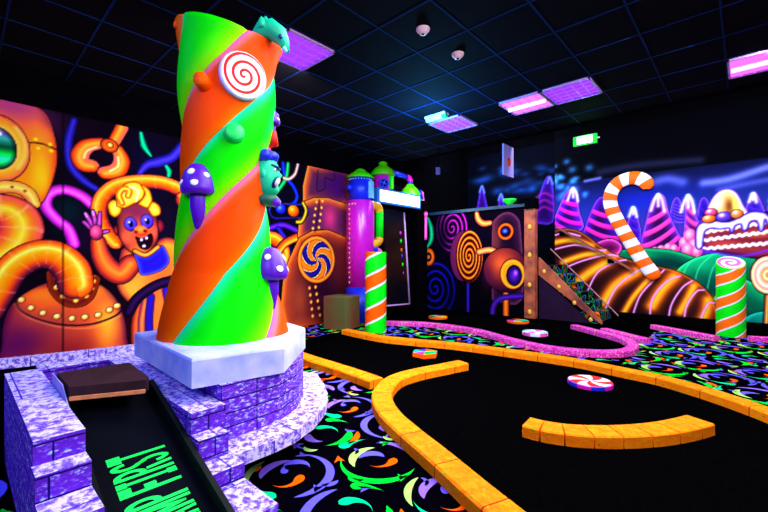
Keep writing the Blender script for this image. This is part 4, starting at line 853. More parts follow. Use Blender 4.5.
def carpet(name, poly, label, z=.004, sp=.54, off=(0, 0), only=None, n=16):
    b = MB(); b.prism(poly, 0.001, z, 0)
    xs = [p[0] for p in poly]; ys = [p[1] for p in poly]; rs = random.Random(11); zz = z+.0008
    def put(c, R, a0, a1, wf, mi, nn=None):
        q = strip(c, R, a0, a1, wf, nn or n)
        if not all(inpoly(s, poly) for pr in q for s in pr): 
            q = [pr for pr in q if inpoly(pr[0], poly) and inpoly(pr[1], poly)]
            if len(q) < 4: return
        k = b.add([(x, y, zz) for pr in q for x, y in pr])
        for i in range(len(q)-1): b.face((k+2*i, k+2*i+1, k+2*i+3, k+2*i+2), mi)
    def tri(c, r, a, mi):
        P = [(c[0]+r*math.cos(a), c[1]+r*math.sin(a)), (c[0]+r*.9*math.cos(a+2.3), c[1]+r*.9*math.sin(a+2.3)), (c[0]-r*.15*math.cos(a), c[1]-r*.15*math.sin(a)), (c[0]+r*.8*math.cos(a-2.2), c[1]+r*.8*math.sin(a-2.2))]
        if all(inpoly(p, poly) for p in P): k = b.add([(x, y, zz) for x, y in P]); b.face([k, k+1, k+2, k+3], mi)
    i0, i1 = int((min(xs)-1)/sp)-1, int((max(xs)+1)/sp)+2; j0, j1 = int((min(ys)-1)/sp)-1, int((max(ys)+1)/sp)+2
    for i in range(i0, i1):
        for j in range(j0, j1):
            c = (off[0]+i*sp+(j % 2)*sp*.5, off[1]+j*sp*.87); v = (i*2+j) % 3; r0 = [0.6, 2.5, 4.6][(i+2*j) % 3]+rs.uniform(-.2, .2)
            if not (min(xs)-.5 < c[0] < max(xs)+.5 and min(ys)-.5 < c[1] < max(ys)+.5): continue
            A = lambda R, s0, s1, wf, mi, dx=0, dy=0: put((c[0]+dx*math.cos(r0)-dy*math.sin(r0), c[1]+dx*math.sin(r0)+dy*math.cos(r0)), R, r0+s0, r0+s1, wf, mi)
            if v == 0:
                A(.235, -1.3, 1.5, skew(.044), 1); A(.16, 1.7, 3.4, cres(.05), 2); A(.085, -2.4, .4, drop(.06), 5, -.02, -.04); A(.09, .2, 2.6, skew(.045, 1.4), 1, .02, .05); A(.24, 2.4, 3.6, cres(.035), 6); A(.05, 2.2, 4.4, drop(.05), 1, .0, .07)
                A(.22, -2.9, -1.7, drop(.075), 4); A(.07, 4.3, 5.9, cres(.03), 1, .22, -.05)
            elif v == 1:
                A(.235, -.9, 1.9, skew(.042, 1.2), 3); A(.165, -2.2, -.3, cres(.05), 6); A(.10, .2, 2.4, drop(.06), 5, -.01, -.02); A(.23, 2.5, 4.0, skew(.045), 2); A(.085, 2.8, 5.2, cres(.05), 1, .03, -.03); A(.30, -2.1, -1.35, drop(.08), 4)
                A(.06, -.5, 1.4, cres(.03), 3, .2, .03)
            else:
                A(.24, .2, 2.7, skew(.044), 1); A(.18, 3.1, 4.9, skew(.05, 1.3), 3); A(.10, -1.8, .6, drop(.065), 4, .02, .0); A(.09, 1.1, 3.2, skew(.05), 2, -.02, .02); A(.24, -2.5, -1.6, cres(.04), 5); A(.25, -.9, -.1, drop(.07), 3)
                A(.06, 1.5, 3.6, cres(.03), 6, -.17, .08)
            for s_ in range(2):
                a = r0+2.1*s_+.5; tri((c[0]+.315*math.cos(a), c[1]+.315*math.sin(a)), .05, a+1.2+rs.random(), (5, 1, 1, 3)[(i+j+s_) % 4])
                a += 1.0; put((c[0]+.33*math.cos(a), c[1]+.33*math.sin(a)), .05, a, a+2.0, cres(.022), (1, 2, 5)[(i+s_) % 3], 8)
    return tag(b.build(name, CM), label, 'carpet', 'black carpets with neon swirls')
def fl(P, z=0): return [on_z(x, y, z)[:2] for x, y in P]
back_line = [(345, 329), (365, 333), (385, 336.5), (420, 340), (450, 342.5), (480, 346), (510, 350), (540, 354), (580, 360), (620, 368), (660, 376), (700, 387), (735, 398), (768, 409.5), (800, 422)]
pink_line = [(385, 321), (420, 322), (450, 325), (480, 330), (510, 338), (540, 344.5), (570, 348.5), (600, 350.5), (624, 349.5), (633, 344.5), (625, 338), (600, 331), (574, 324.5)]
cz = .05
main_px = [(463, 361.5), (440, 366), (415, 371), (396, 377), (385, 386), (382, 397), (390, 412), (410, 430.5), (440, 455), (475, 485), (515, 518), (560, 556)]
left_px = [(290, 350), (311, 357.5), (335, 365), (358, 372.5), (377, 379.3)]
front = fl([(378, 383), (379, 397), (387, 413), (407, 432), (437, 458), (472, 489), (512, 523), (600, 600), (560, 700)])+[(-1.25, .97), (-2.28, .985), (-2.28, 1.4), (-2.62, 1.75)]+[(-2.75, 1.95), (-3.2, 2.0)]+fl([(300, 354), (335, 366)])
carpet('patterned_carpet', front, 'black carpet with big neon swirls between stone pedestal and orange curb', off=(-1.95, 1.31), n=20)
strip_p = fl([(375, 322.5), (420, 323), (450, 326), (480, 331), (510, 339), (540, 345.5), (570, 349.5), (600, 352), (628, 351)])+fl([(616, 366), (580, 359), (540, 353), (510, 349), (480, 345), (450, 341.5), (420, 339), (385, 335.5), (350, 330), (300, 341)])+[(-4.6, 2.6), (-6.1, 2.6), (-6.1, 5.2)]
carpet('patterned_carpet', strip_p, 'black carpet with neon swirls around the striped post beside the doorway machine', off=(0.1, .2), n=8)
right_p = fl([(629, 353), (638, 345), (633, 340), (650, 336.5), (655, 330), (717, 337.5), (790, 336.5)])+[(3.2, 8.9), (3.2, 6.0)]+fl([(800, 420), (768, 408), (735, 396.5), (700, 385.5), (660, 374.5), (620, 366.5)])
carpet('patterned_carpet', right_p, 'black carpet with neon swirls in front of the cake mural', off=(.1, .3), n=10)
carpet('patterned_carpet', [(-3.2, -.7), (-1.2, -.7), (-1.2, .19), (-3.2, .19)], 'black carpet with neon swirls left of the brick pier', off=(-3.02, -.06), n=12)
def green(P, label): return tag(MB().prism(P, .001, .006).build('putting_green', M['felt']), label, 'putting green', 'black putting greens')
green(fl([(352, 333), (385, 339.5), (420, 343), (480, 349), (540, 357.5), (580, 363.5), (620, 371.5), (660, 380), (700, 391.5), (735, 403), (768, 415), (860, 455), (860, 600), (620, 600), (520, 515), (480, 480), (445, 452), (415, 428), (398, 412), (392, 397), (396, 388), (412, 378), (440, 369), (466, 365), (466, 359), (440, 363), (412, 368), (392, 374), (382, 378), (360, 370), (335, 362), (312, 354), (300, 348)]), 'black putting green enclosed by the orange curbs')
green(fl([(424, 321), (452, 323), (482, 328), (512, 336), (540, 342), (570, 346), (600, 348), (622, 347.5), (629, 344), (620, 340), (598, 334), (574, 328), (560, 322), (440, 314)]), 'black putting green behind the long pink curb')

# ------------------------------------------------------------------ curbs
def profile(w, h, bv=.012): return [(-w, 0.0065), (-w, h-bv), (-w+bv, h), (w-bv, h), (w, h-bv), (w, 0.0065)][::-1]
def curb(name, px, h, w, m, label, grp, n=8, noise=.003):
    P = [Vector((*on_z(x, y, h)[:2], 0)) for x, y in px]; q = smooth_path(P, n)
    o = MB().sweep([(v.x, v.y) for v in q], profile(w, h)).build(name, m); return tag(o, label, 'curb', grp)
OG = 'orange brick curbs around the putting green'; PG = 'pink curbs at the back of the room'
curb('orange_curb', main_px, .087, .088, M['orange_curb'], 'thick orange curb that hooks round in front and runs off the bottom edge', OG, 10)
curb('orange_curb', left_px, .087, .088, M['orange_curb'], 'short orange curb running from the stone pedestal to the hooked curb', OG)
curb('orange_curb', back_line, .087, .075, M['orange_curb'], 'long orange curb at the far side from striped post to right frame edge', OG)
arc = [(526, 421), (545, 425.5), (570, 429), (600, 430.5), (630, 430), (660, 427.5), (685, 423), (700, 419)]
P = smooth_path([Vector((*on_z(x, y, .087)[:2], 0)) for x, y in arc], 8)
b = MB(); step = (len(P)-1)//8
for i in range(8):
    s_ = P[i*step:(i+1)*step+1] if i < 7 else P[i*step:]
    s_ = [(v.x, v.y) for v in s_]; a, e_ = Vector(s_[0]), Vector(s_[-1]); d0 = (Vector(s_[1])-a).normalized()*.004; d1 = (Vector(s_[-2])-e_).normalized()*.004
    s_[0] = tuple(a+d0); s_[-1] = tuple(e_+d1); b.sweep(s_, profile(.095, .087, .008))
tag(b.build('orange_curb', mat_stone('orange_block_paint', (255, 118, 0), (255, 136, 0), (255, 152, 10), 3, 3, sc_=20, spots=((60, 170, 10), (130, 40, 0)))), 'free-standing curved orange curb of eight blocks in the middle of the black green', 'curb', OG)
curb('pink_curb', pink_line, .085, .07, M['pink_curb'], 'long speckled pink curb curving back on itself below the stairs', PG)
curb('pink_curb', [(604, 328), (620, 332), (634, 335.5), (647, 338.5)], .085, .07, M['pink_curb'], 'short speckled pink curb right of the foot of the stairs', PG)
curb('pink_curb', [(653, 324.5), (675, 328.5), (697, 332.5), (717, 336)], .085, .06, M['pink_curb'], 'straight pink curb along the mural, ending at the right striped post', PG)
curb('pink_curb', [(749, 336), (768, 337), (800, 338)], .085, .05, M['pink_curb'], 'pink curb at right frame edge beyond the striped post', PG)

# ------------------------------------------------------------------ candy discs set in the greens
def disc(px, py, r, h, cols, label, name='candy_disc', seg=6, sub=4, twist=.5, side=None, grp='candy discs on the greens'):
    c = on_z(px, py, h); t = empty(name, (c[0], c[1], .006)); tag(t, label, 'candy disc', grp)
    n = seg*sub; b = MB(); rings = [0.0, .25, .5, .75, 1.0]; idx = {}
    for i, q in enumerate(rings):
        for j in range(n):
            a = 2*PI*j/n+twist*q; idx[(i, j)] = b.add([(c[0]+r*.96*q*math.cos(a), c[1]+r*.96*q*math.sin(a), h)])
    for i in range(4):
        for j in range(n): j2 = (j+1) % n; b.face((idx[(i, j)], idx[(i, j2)], idx[(i+1, j2)], idx[(i+1, j)]), (j//sub) % len(cols))
    b.build('top_face', [M[k] if isinstance(k, str) else k for k in cols], t)
    sd = side or cols; b = MB(); mm = [M[k] if isinstance(k, str) else k for k in sd]
    b.lathe([(r, .006), (r, h-.008), (r*.96, h-.0005)], (c[0], c[1], 0), n, 0, None, lambda i, j: (j//sub) % len(mm), False); b.build('rim', mm, t)
M['sky'] = mat('sky_blue_paint', (120, 200, 255), .5, .3)
disc(590, 380.5, .205, .045, ['white', 'red', 'white', 'red', 'white', 'red'], 'red and white peppermint disc with blue rim on the black green', seg=10, sub=4, twist=.6, side=['blue', 'magenta'])
disc(425, 351.5, .175, .06, ['c_teal', 'c_orange', 'purple', 'c_teal', 'magenta', 'c_green'], 'six-sided green, pink and orange sweet on the black green by the hooked curb', 'candy_hexagon', 6, 1, 0.0, ['orange'])
disc(438, 316.3, .20, .05, ['c_orange', 'magenta', 'c_teal', 'maroon', 'c_orange', 'c_green'], 'orange-rimmed multicoloured disc in front of the blue painted lolly', seg=6, side=['orange'])
disc(518, 320.3, .21, .05, ['c_teal', 'c_orange', 'maroon', 'magenta', 'c_green', 'navy'], 'orange-rimmed multicoloured disc in front of the copper post', seg=6, side=['orange'])
disc(535, 331.5, .20, .06, ['white', 'pinkp', 'white', 'sky'], 'pale pink and white disc close to the long pink curb', seg=8, side=['white', 'pinkp'])

# ------------------------------------------------------------------ striped candy posts
def post(loc, h, label, rot, tilt=(0, 0), pit=.56, st=1, om='orange'):
    t = empty('striped_post', loc); tag(t, label, 'candy post', 'green and orange striped posts'); t['_base'] = (0, 0, 0)
    r = .19; qs = []
    for w_ in range(st):
        for a, b_, m, k in ((0, .39, 0, 7), (.39, .46, 1, 1), (.46, .93, 2, 8), (.93, 1.0, 1, 1)): qs += [((w_+a+(b_-a)*i/k)/st, m) for i in range(k)]
    NLv = 40; b = MB(); n = len(qs); ids = {}; tz = lambda a: r*(tilt[0]*math.cos(a)+tilt[1]*math.sin(a))
    for i in range(NLv+1):
        z = h*i/NLv; rr = r if i < NLv else r*.985
        for j, (q, m) in enumerate(qs):
            a = q*2*PI+2*PI*z/pit+rot; z2 = z*(1+tz(a)/h); ids[(i, j)] = b.add([(rr*math.cos(a), rr*math.sin(a), z2)])
    for i in range(NLv):
        for j in range(n): b.face((ids[(i, j)], ids[(i, (j+1) % n)], ids[(i+1, (j+1) % n)], ids[(i+1, j)]), qs[j][1], None, True)
    o = b.build('striped_shaft', [M[om], M['white'], M['green']], t)
    b = MB(); sg = 40; ps = .05; g0 = {}
    for i in range(9):
        for j in range(sg+1):
            rr = min(max(ps*(i-1.5+2*j/sg), 0), r*.93); a = 2*PI*j/sg; g0[(i, j)] = b.add([(rr*math.cos(a), rr*math.sin(a), h+.004+tz(a)*rr/r)])
    for i in range(8):
        for j in range(sg): b.face((g0[(i, j)], g0[(i, j+1)], g0[(i+1, j+1)], g0[(i+1, j)]), i % 2)
    b.lathe([(r*.985, h-.001), (r*.985, h+.002), (r*.93, h+.0034)], (0, 0, 0), 40, 2, Matrix(((1, 0, 0, 0), (0, 1, 0, 0), (tilt[0], tilt[1], 1, 0), (0, 0, 0, 1))))
    b.build('top_swirl', [M['white'], M['pinkp'], M['green']], t)
M['orange2'] = mat('light_orange_paint', (255, 112, 6), .5, .15, .1)
post((-4.73, 4.93, .006), 1.38, 'striped green and orange post beside the doorway machine', 0.3)
post((-.178, 8.61, .006), 1.20, 'striped green and orange post in front of the painted cake', 2.0, (-.10, .55), .80, 2, 'orange2')

# ------------------------------------------------------------------ candy cane on the back mural
pth = [(646.5, 189), (646, 183), (639, 178.5), (629, 178.5), (619, 182.5), (612.5, 190), (610, 199), (611.5, 208), (618, 222), (629, 240), (643, 261.5), (657, 279)]
P = smooth_path([Vector((*on_y(x, y, WY-.11), )) for x, y in pth], 10); P = [Vector((p.x, p.z, 0)) for p in P]
L = [0]
for i in range(1, len(P)): L.append(L[-1]+(P[i]-P[i-1]).length)
tot = L[-1]; NS = 19*5; Q = []
for i in range(NS+1):
    d = tot*i/NS; j = max(k for k in range(len(L)) if L[k] <= d+1e-9); j = min(j, len(P)-2); u = (d-L[j])/(L[j+1]-L[j]+1e-9); Q.append(P[j].lerp(P[j+1], u))
b = MB(); SG = 20; n0 = 0; rr = .138
for i, p in enumerate(Q):
    tn = (Q[min(i+1, NS)]-Q[max(i-1, 0)]).normalized(); nx = Vector((-tn.y, tn.x, 0)); ed = min(i, NS-i); r = rr*(1 if ed > 3 else (.45, .75, .9, .97)[ed])
    sk = .05
    for j in range(SG):
        a = 2*PI*j/SG; w = r*math.cos(a); dpt = .055*math.sin(a)*r/rr; s_ = w*.12   # stripes lean across the cane
        pp = p+nx*w+tn*(s_ if 3 < i < NS-3 else 0); b.v.append((pp.x, WY-.05-.058+dpt, pp.y))
for i in range(NS):
    for j in range(SG): j2 = (j+1) % SG; b.face((i*SG+j, i*SG+j2, (i+1)*SG+j2, (i+1)*SG+j), 1 if ((i//5) % 2) else 0, None, True)
b.face([j for j in range(SG)], 0); b.face([NS*SG+j for j in range(SG)], 0)
tag(b.build('candy_cane', [mat('cane_orange_paint', (255, 98, 0), .5, .15), M['white']]), 'large orange and white candy cane mounted on the peak mural', 'candy cane')

# ------------------------------------------------------------------ doorway machine against the left wall
mc = empty('doorway_machine', (-5.9, 6.6, 0)); tag(mc, 'tall toy factory doorway with purple boiler, green domes and lit white sign', 'doorway machine')
BX, BYc = -5.83, 5.62
dots = lambda b, pts, r: [b.ball(p, r, 0, 8) for p in pts]
bo = MB().lathe([(.29, .70), (.29, 2.44), (.275, 2.46)], (BX, BYc, 0), 40).build('boiler', M['magenta'], mc)
toC = math.atan2(-BYc, -BX)
ringp = lambda a, r, z: Vector((BX+r*math.cos(a), BYc+r*math.sin(a), z))
for p in [ringp(toC-.85, .292, .8+i*.098) for i in range(17)]+[ringp(toC+a, .292, 2.37) for a in (-.6, -.35)]: MB().ball(p, .021, 0, 8).build('rivet', M['gold'], bo)
MB().lathe([(.295, .006), (.295, .70)], (BX, BYc, 0), 36).build('boiler_base', M['blue'], mc)
ub = MB().lathe([(.235, 2.46), (.235, 2.93)], (BX, BYc, 0), 36).build('upper_boiler', M['blue'], mc)
for i in range(12): MB().ball(ringp(toC-1.4+i*.25, .237, 2.885), .011, 0, 8).build('rivet', M['white'], ub)
MB().ball(ringp(toC-1.1, .25, 2.72), .065).build('valve_ball', M['blue'], ub)
MB().box((-.03, -.06, 2.5), (.05, .06, 2.85), 0, Matrix.Translation((ringp(toC+1.05, .235, 0).x, ringp(toC+1.05, .235, 0).y, 0)) @ Matrix.Rotation(toC+1.05, 4, 'Z')).build('bracket', M['sky'], ub)
MB().lathe([(.285, 2.915), (.29, 2.94), (.2, 3.02), (.12, 3.06), (.11, 3.09), (.06, 3.12), (.001, 3.125)], (BX, BYc, 0), 36).build('dome', M['lime'], mc)
X2, Y2 = -5.88, 6.36; to2 = math.atan2(-Y2, -X2)
mt_ = MB().lathe([(.205, 2.70), (.205, 3.13)], (X2, Y2, 0), 32).build('middle_boiler', M['magenta'], mc)
MB().lathe([(.255, 3.09), (.262, 3.12), (.258, 3.18), (.2, 3.25), (.12, 3.31), (.095, 3.33), (.1, 3.38), (.07, 3.41), (.001, 3.415)], (X2, Y2, 0), 32).build('dome', M['lime'], mc)
pc = Vector((X2+.2*math.cos(to2+.1), Y2+.2*math.sin(to2+.1), 2.9)); fr = frame((math.cos(to2+.1), math.sin(to2+.1), 0), (0, 0, 1)).to_4x4()
ph_ = MB().lathe([(.105, -.02), (.11, .03), (.09, .045), (.082, .03), (.001, .028)], pc, 28, 0, fr).build('fan_porthole', M['blue'], mc)
for k in range(4):
    b = MB(); a = k*PI/2+.4; n = b.add([pc+fr @ Vector((r*math.cos(a+d), r*math.sin(a+d), .034)) for r, d in ((.015, 0), (.07, -.35), (.075, .0), (.07, .35))]); b.face([n, n+1, n+2, n+3]); b.build('fan_blade', M['black'], ph_)
b = MB(); wv = Vector((X2+.2*math.cos(to2+.95), Y2+.2*math.sin(to2+.95), 0)); b.box((wv.x-.02, wv.y-.05, 2.79), (wv.x+.05, wv.y+.05, 3.08)); gs = b.build('green_strap', M['green'], mc)
for i in range(5): MB().ball((wv.x+.052, wv.y, 2.82+i*.055), .015, 0, 8).build('rivet', M['c_pale'], gs)
X3, Y3 = -5.88, 7.31
MB().lathe([(.235, 2.69), (.24, 2.82), (.18, 2.93), (.1, 3.01), (.08, 3.05), (.001, 3.06)], (X3, Y3, 0), 32).build('dome', M['lime'], mc)
MB().tube([(X2+.1, Y2+.2, 3.2), (X3, Y3-.12, 3.2)], .06, 14).build('cross_pipe', M['blue'], mc)
b = MB(); b.tube(smooth_path([(X3, Y3-.125, 3.2), (X3, Y3-.03, 3.19), (X3, Y3+.0, 3.14), (X3, Y3, 3.11)], 5), .066, 14); b.build('pipe_elbow', M['magenta'], mc)
MB().tube([(X3, Y3, 3.03), (X3, Y3, 3.12)], .058, 14).build('down_pipe', M['blue'], mc)
MB().box((-6.13, 5.9, .007), (-6.05, 7.95, 2.7)).build('back_panel', M['black'], mc)
MB().box((-6.049, 7.55, .007), (-5.84, 7.93, 2.68)).build('door_jamb', M['black'], mc)
MB().box((-6.05, 5.86, 2.46), (-5.75, 7.9, 2.69)).build('lintel', M['black'], mc)
sy0, sy1 = on_x(376, 200, -5.7)[1], on_x(417.5, 200, -5.7)[1]; za = on_x(380, 190, -5.7)[2]; zb = on_x(380, 202, -5.7)[2]
sb = MB().box((-5.749, sy0-.02, zb-.03), (-5.64, sy1+.04, za+.03)).build('sign_box', mat('blue_sign_case', (20, 110, 200), .4, .4), mc)
ms, nt, bs = new_mat('white_lightbox_glow'); no = nt.nodes.new('ShaderNodeTexNoise'); no.inputs['Scale'].default_value = 9; rp = nt.nodes.new('ShaderNodeValToRGB')
rp.color_ramp.elements[0].position = .3; rp.color_ramp.elements[0].color = (.55, .8, 1, 1); rp.color_ramp.elements[1].position = .6; rp.color_ramp.elements[1].color = (.95, 1, 1, 1)
nt.links.new(no.outputs['Fac'], rp.inputs['Fac']); nt.links.new(rp.outputs['Color'], bs.inputs['Emission Color']); bs.inputs['Emission Strength'].default_value = 2.2
MB().box((-5.64, sy0+.06, zb+.01), (-5.634, sy1, za-.005)).build('sign_face', ms, sb)
bl = bpy.data.lights.new('sign_glow', 'AREA'); bl.shape = 'RECTANGLE'; bl.size = .25; bl.size_y = sy1-sy0; bl.energy = 10; bl.color = (.35, .75, 1)
o = bpy.data.objects.new('sign_glow', bl); C.objects.link(o); o.location = (-5.60, (sy0+sy1)/2, (za+zb)/2); o.rotation_euler = Vector((1, 0, -.3)).to_track_quat('-Z', 'Z').to_euler()
XP = -5.62
A = lambda x, y, d=XP: Vector(on_x(x, y, d))
b = MB(); b.tube(smooth_path([A(370, 205.5, -5.66), A(374, 205.5), A(378, 207), A(379.5, 212)], 6), .085, 16); b.build('pipe_elbow', M['yellow'], mc)
MB().tube([A(379.5, 212), A(379.5, 238)], .082, 16).build('green_pipe', M['green'], mc)
b = MB(); b.tube(smooth_path([A(379.5, 238), A(378.5, 241.5), A(375, 243.5), A(370, 243.5, -5.66)], 6), .085, 16); b.build('pipe_elbow', M['yellow'], mc)
b = MB(); b.tube(smooth_path([A(370, 249, -5.66), A(374, 249.5), A(379, 252), A(381, 258)], 6), .07, 16, 0, None, True, lambda i, j: 0 if i < 8 else 1); b.build('lower_pipe', [M['blue'], M['pinkp']], mc)
dl = [A(384, 207, -5.88), A(404, 212.5, -5.88), A(409.5, 304, -5.80), A(385, 306, -5.80)]
b = MB(); n = b.add(dl+[p+Vector((-.03, 0, 0)) for p in dl]); b.face([n, n+1, n+2, n+3]); b.face([n+7, n+6, n+5, n+4])
for i in range(4): j = (i+1) % 4; b.face((n+i, n+4+i, n+4+j, n+j))
dr = b.build('door', mat('black_gloss_door', (6, 6, 12), .25, .3, .3), mc)
b = MB(); b.tube([dl[1], dl[2]], .022, 8); b.tube([dl[2], dl[3]], .018, 8); b.build('door_frame', M['lilac'], dr)
for (x, y), c in zip([(400.5, 233), (401, 241), (401.5, 250), (402, 256), (402.5, 264.5), (403, 273), (403.5, 281.5), (404, 289), (404.5, 298)], ['magenta', 'green', 'orange', 'blue', 'green', 'magenta', 'green', 'blue', 'orange']):
    MB().ball(A(x, y, -5.84), (.02, .028, .045), 0, 10).build('coloured_light', M[c], dr)
b = MB(); b.tube(smooth_path([A(422, 192, -5.9), A(423.2, 202, -5.88), A(425.3, 209, -5.84), A(425.6, 216, -5.84), A(425.4, 240, -5.84)], 6), .04, 12); b.tube([A(425.4, 212, -5.84), A(425.5, 217, -5.84)], .055, 12); b.build('side_pipe', M['pinkp'], mc)
MB().tube([A(419, 190.5, -5.85), A(420.5, 199, -5.85)], .07, 12).build('blue_stub', M['blue'], mc)
MB().tube([A(419.5, 200, -5.85), A(420.5, 208, -5.85)], .07, 12).build('green_stub', M['green'], mc)

# cube stool
cb = (-5.47, 4.80)
mx = Matrix.Translation((cb[0], cb[1], 0)) @ Matrix.Rotation(.22, 4, 'Z')
b = MB(); h = .235; bv = .02
n = b.add([mx @ Vector(p) for p in [(x, y, z) for z, e in ((.006, 0), (.58, 0), (.60, bv)) for x, y in ((-h+e, -h+e), (h-e, -h+e), (h-e, h-e), (-h+e, h-e))]])
for a in (0, 4):
    for i in range(4): j = (i+1) % 4; b.face((n+a+i, n+a+j, n+a+4+j, n+a+4+i))
b.face((n+8, n+9, n+10, n+11)); b.face((n+3, n+2, n+1, n))
tag(b.build('cube_stool', M['cube']), 'dull olive cube stool on the carpet beside the purple boiler', 'stool')

# ------------------------------------------------------------------ balcony front with painted lollies
BY = 8.3; X0b, X1b = -6.10, -3.50
def mural_box():
    k = Canvas('y', BY, X0b, X1b, 0.006, 2.40, 0.014); k.c[:] = np.array((8, 5, 18))/255.0
    k.blob(470, 240, 40, 30, (20, 8, 50), .7); k.blob(515, 235, 20, 30, (40, 10, 60), .6)
    def rg(a, b_, c, n, sq=1.0):
        def fn(X, Y, q):
            an = np.arctan2(Y, X)/(2*PI); s_ = (q*n+an) % 1; t = np.clip(np.abs(s_-.5)*3.2, 0, 1)
            return Canvas.ramp(t, [(0, a), (.5, b_), (1, c)])
        return fn
    k.ell(452, 228, 16, 24, None, out=None, fn=rg((225, 66, 200), (110, 20, 120), (34, 6, 50), 4)); k.blob(441, 240, 9, 26, (16, 6, 40), .75)
    k.tube([(468, 282), (468, 318)], 1.8, [(-1, (30, 14, 110)), (0, (80, 50, 190)), (1, (30, 14, 110))], None)
    k.ell(435, 288, 21, 30, None, out=None, fn=rg((40, 44, 200), (16, 14, 96), (5, 4, 34), 4)); k.blob(452, 300, 10, 20, (14, 8, 60), .5)
    k.ell(428.5, 257, 6, 9, [(0, (20, 6, 40)), (.45, (30, 10, 60)), (.6, (255, 150, 50)), (.85, (255, 110, 20)), (1, (120, 30, 40))]); k.ell(428.5, 257, 1.6, 2.2, [(0, (255, 170, 60)), (1, (200, 80, 30))], out=None)
    k.tube([(427, 215), (431, 228), (431, 240), (426, 249)], [1, 3, 3, 1], [(-1, (0, 80, 60)), (0, (20, 220, 160)), (1, (0, 80, 60))], None)
    k.tube([(424, 212), (426, 236)], 2, [(-1, (110, 20, 110)), (0, (230, 70, 210)), (1, (110, 20, 110))], None)
    k.ell(463, 256, 13, 25, [(0, (150, 60, 90)), (1, (110, 40, 100))], out=(20, 4, 20)); k.ell(469, 256.5, 13.2, 26, None, fn=rg((255, 175, 80), (225, 105, 20), (70, 16, 10), 4.5))
    HD = [(0, (120, 70, 110)), (3, (70, 30, 66)), (10, (40, 14, 48))]
    wd = k.shape([(492, 300), (492, 232), (496, 218), (507, 212), (517, 217), (521, 232), (522, 300)], HD, 4); k.tint(wd, 496, 240, 6, 20, (150, 80, 70), .6)
    k.ell(505.5, 231.5, 8, 8.5, [(0, (30, 20, 90)), (.5, (20, 14, 60)), (.66, (120, 40, 30)), (.78, (250, 130, 40)), (.92, (230, 100, 40)), (1, (120, 40, 40))]); k.ell(505, 231, 3.4, 3, [(0, (130, 160, 230)), (1, (20, 30, 110))], out=None)
    k.tube([(476.5, 212), (478, 219), (483, 223.5), (490, 223)], [2, 3, 3, 2.4], [(-1, (170, 70, 50)), (0, (255, 190, 110)), (1, (200, 90, 60))])
    k.tube([(479, 252), (490, 250), (498, 254), (502, 262)], 3, [(-1, (180, 90, 60)), (0, (255, 200, 130)), (1, (200, 100, 60))])
    k.tube([(506, 288), (506, 320)], 3.4, [(-1, (110, 40, 20)), (-.2, (250, 150, 50)), (.4, (220, 110, 30)), (1, (90, 30, 20))])
    k.tube([(492, 318), (494, 305), (502, 298), (522, 296)], 3, [(-1, (40, 14, 90)), (0, (100, 50, 170)), (1, (40, 14, 90))], None)
    k.ell(505, 270, 22, 22, [(0, (215, 115, 66)), (.4, (160, 70, 60)), (.75, (96, 32, 62)), (1, (50, 12, 50))], -.2, .3); k.blob(487, 276, 6, 14, (100, 30, 80), .6)
    k.ell(512.5, 274, 12.5, 15, [(0, (255, 190, 80)), (.55, (255, 165, 40)), (.62, (255, 150, 30)), (.9, (255, 175, 60)), (1, (190, 80, 30))]); k.ell(514, 275.5, 7.5, 10, [(0, (120, 60, 200)), (.5, (80, 30, 140)), (1, (30, 8, 70))]); k.ell(515.5, 273, 2.6, 3.6, [(0, (220, 120, 220)), (1, (110, 50, 180))], out=None)
    return k
bf = mural_box().mesh('balcony_front', 0.1); tag(bf, 'black balcony front painted with spiral lollies and a round copper robot', 'balcony wall')
MB().box((X0b, BY-.05, 2.40), (X1b+.02, BY+.12, 2.47)).build('top_rail', mat('teal_gloss_rail', (26, 60, 90), .35, .4, .2), bf)
pst = MB().box((X1b-.02+.021, BY-.04, .006), (X1b+.23, BY+.10, 2.34)).build('post', M['copper'], bf)
MB().box((X1b-.16, BY-.08, 2.471), (X1b+.25, BY+.14, 2.56)).box((X1b+.021, BY-.08, 2.341), (X1b+.25, BY+.14, 2.47)).build('post_cap', M['black'], bf)
for y in (227, 255, 285, 312): MB().ball(on_y(529.5, y, BY-.045), (.04, .02, .055), 0, 14).build('bolt', M['gold'], pst)
MB().box((X0b, BY+.101, .95), (X1b-.08, RY-.09, 1.05)).build('balcony_floor', M['black'], bf)
gc = on_y(521.5, 203.5, BY+.02)
tag(MB().lathe([(.06, 2.473), (.07, 2.49), (.14, 2.57), (.15, 2.60), (.13, 2.60), (.001, 2.54)], (-3.86, BY+.03, 0.0), 24).build('green_bowl', mat('bowl_paint', (30, 230, 60), .5, .3)), 'small green bowl on the balcony rail beside the copper post cap', 'bowl')

# ------------------------------------------------------------------ stairs beside the balcony
SX0, SX1 = -3.24, -2.13; SH = 1.14
st = empty('staircase', (-2.5, 9.0, 0)); tag(st, 'dark staircase with neon carpet steps and bolted copper stringer by back mural', 'staircase')
ns = 6; tr = (SX1-SX0)/ns; rs_ = SH/ns
mc_, nt, bs = new_mat('neon_stair_carpet'); tc = nt.nodes.new('ShaderNodeTexCoord'); wv_ = nt.nodes.new('ShaderNodeTexNoise'); wv_.inputs['Scale'].default_value = 2.6; wv_.inputs['Distortion'].default_value = 0.9; wv_.inputs['Detail'].default_value = 0
nt.links.new(tc.outputs['Object'], wv_.inputs['Vector']); rp = nt.nodes.new('ShaderNodeValToRGB'); rp.color_ramp.interpolation = 'CONSTANT'; els = rp.color_ramp.elements
els[0].position = 0; els[0].color = (.002, .002, .006, 1); els[1].position = .395; els[1].color = (*lin((0, 230, 110)), 1)
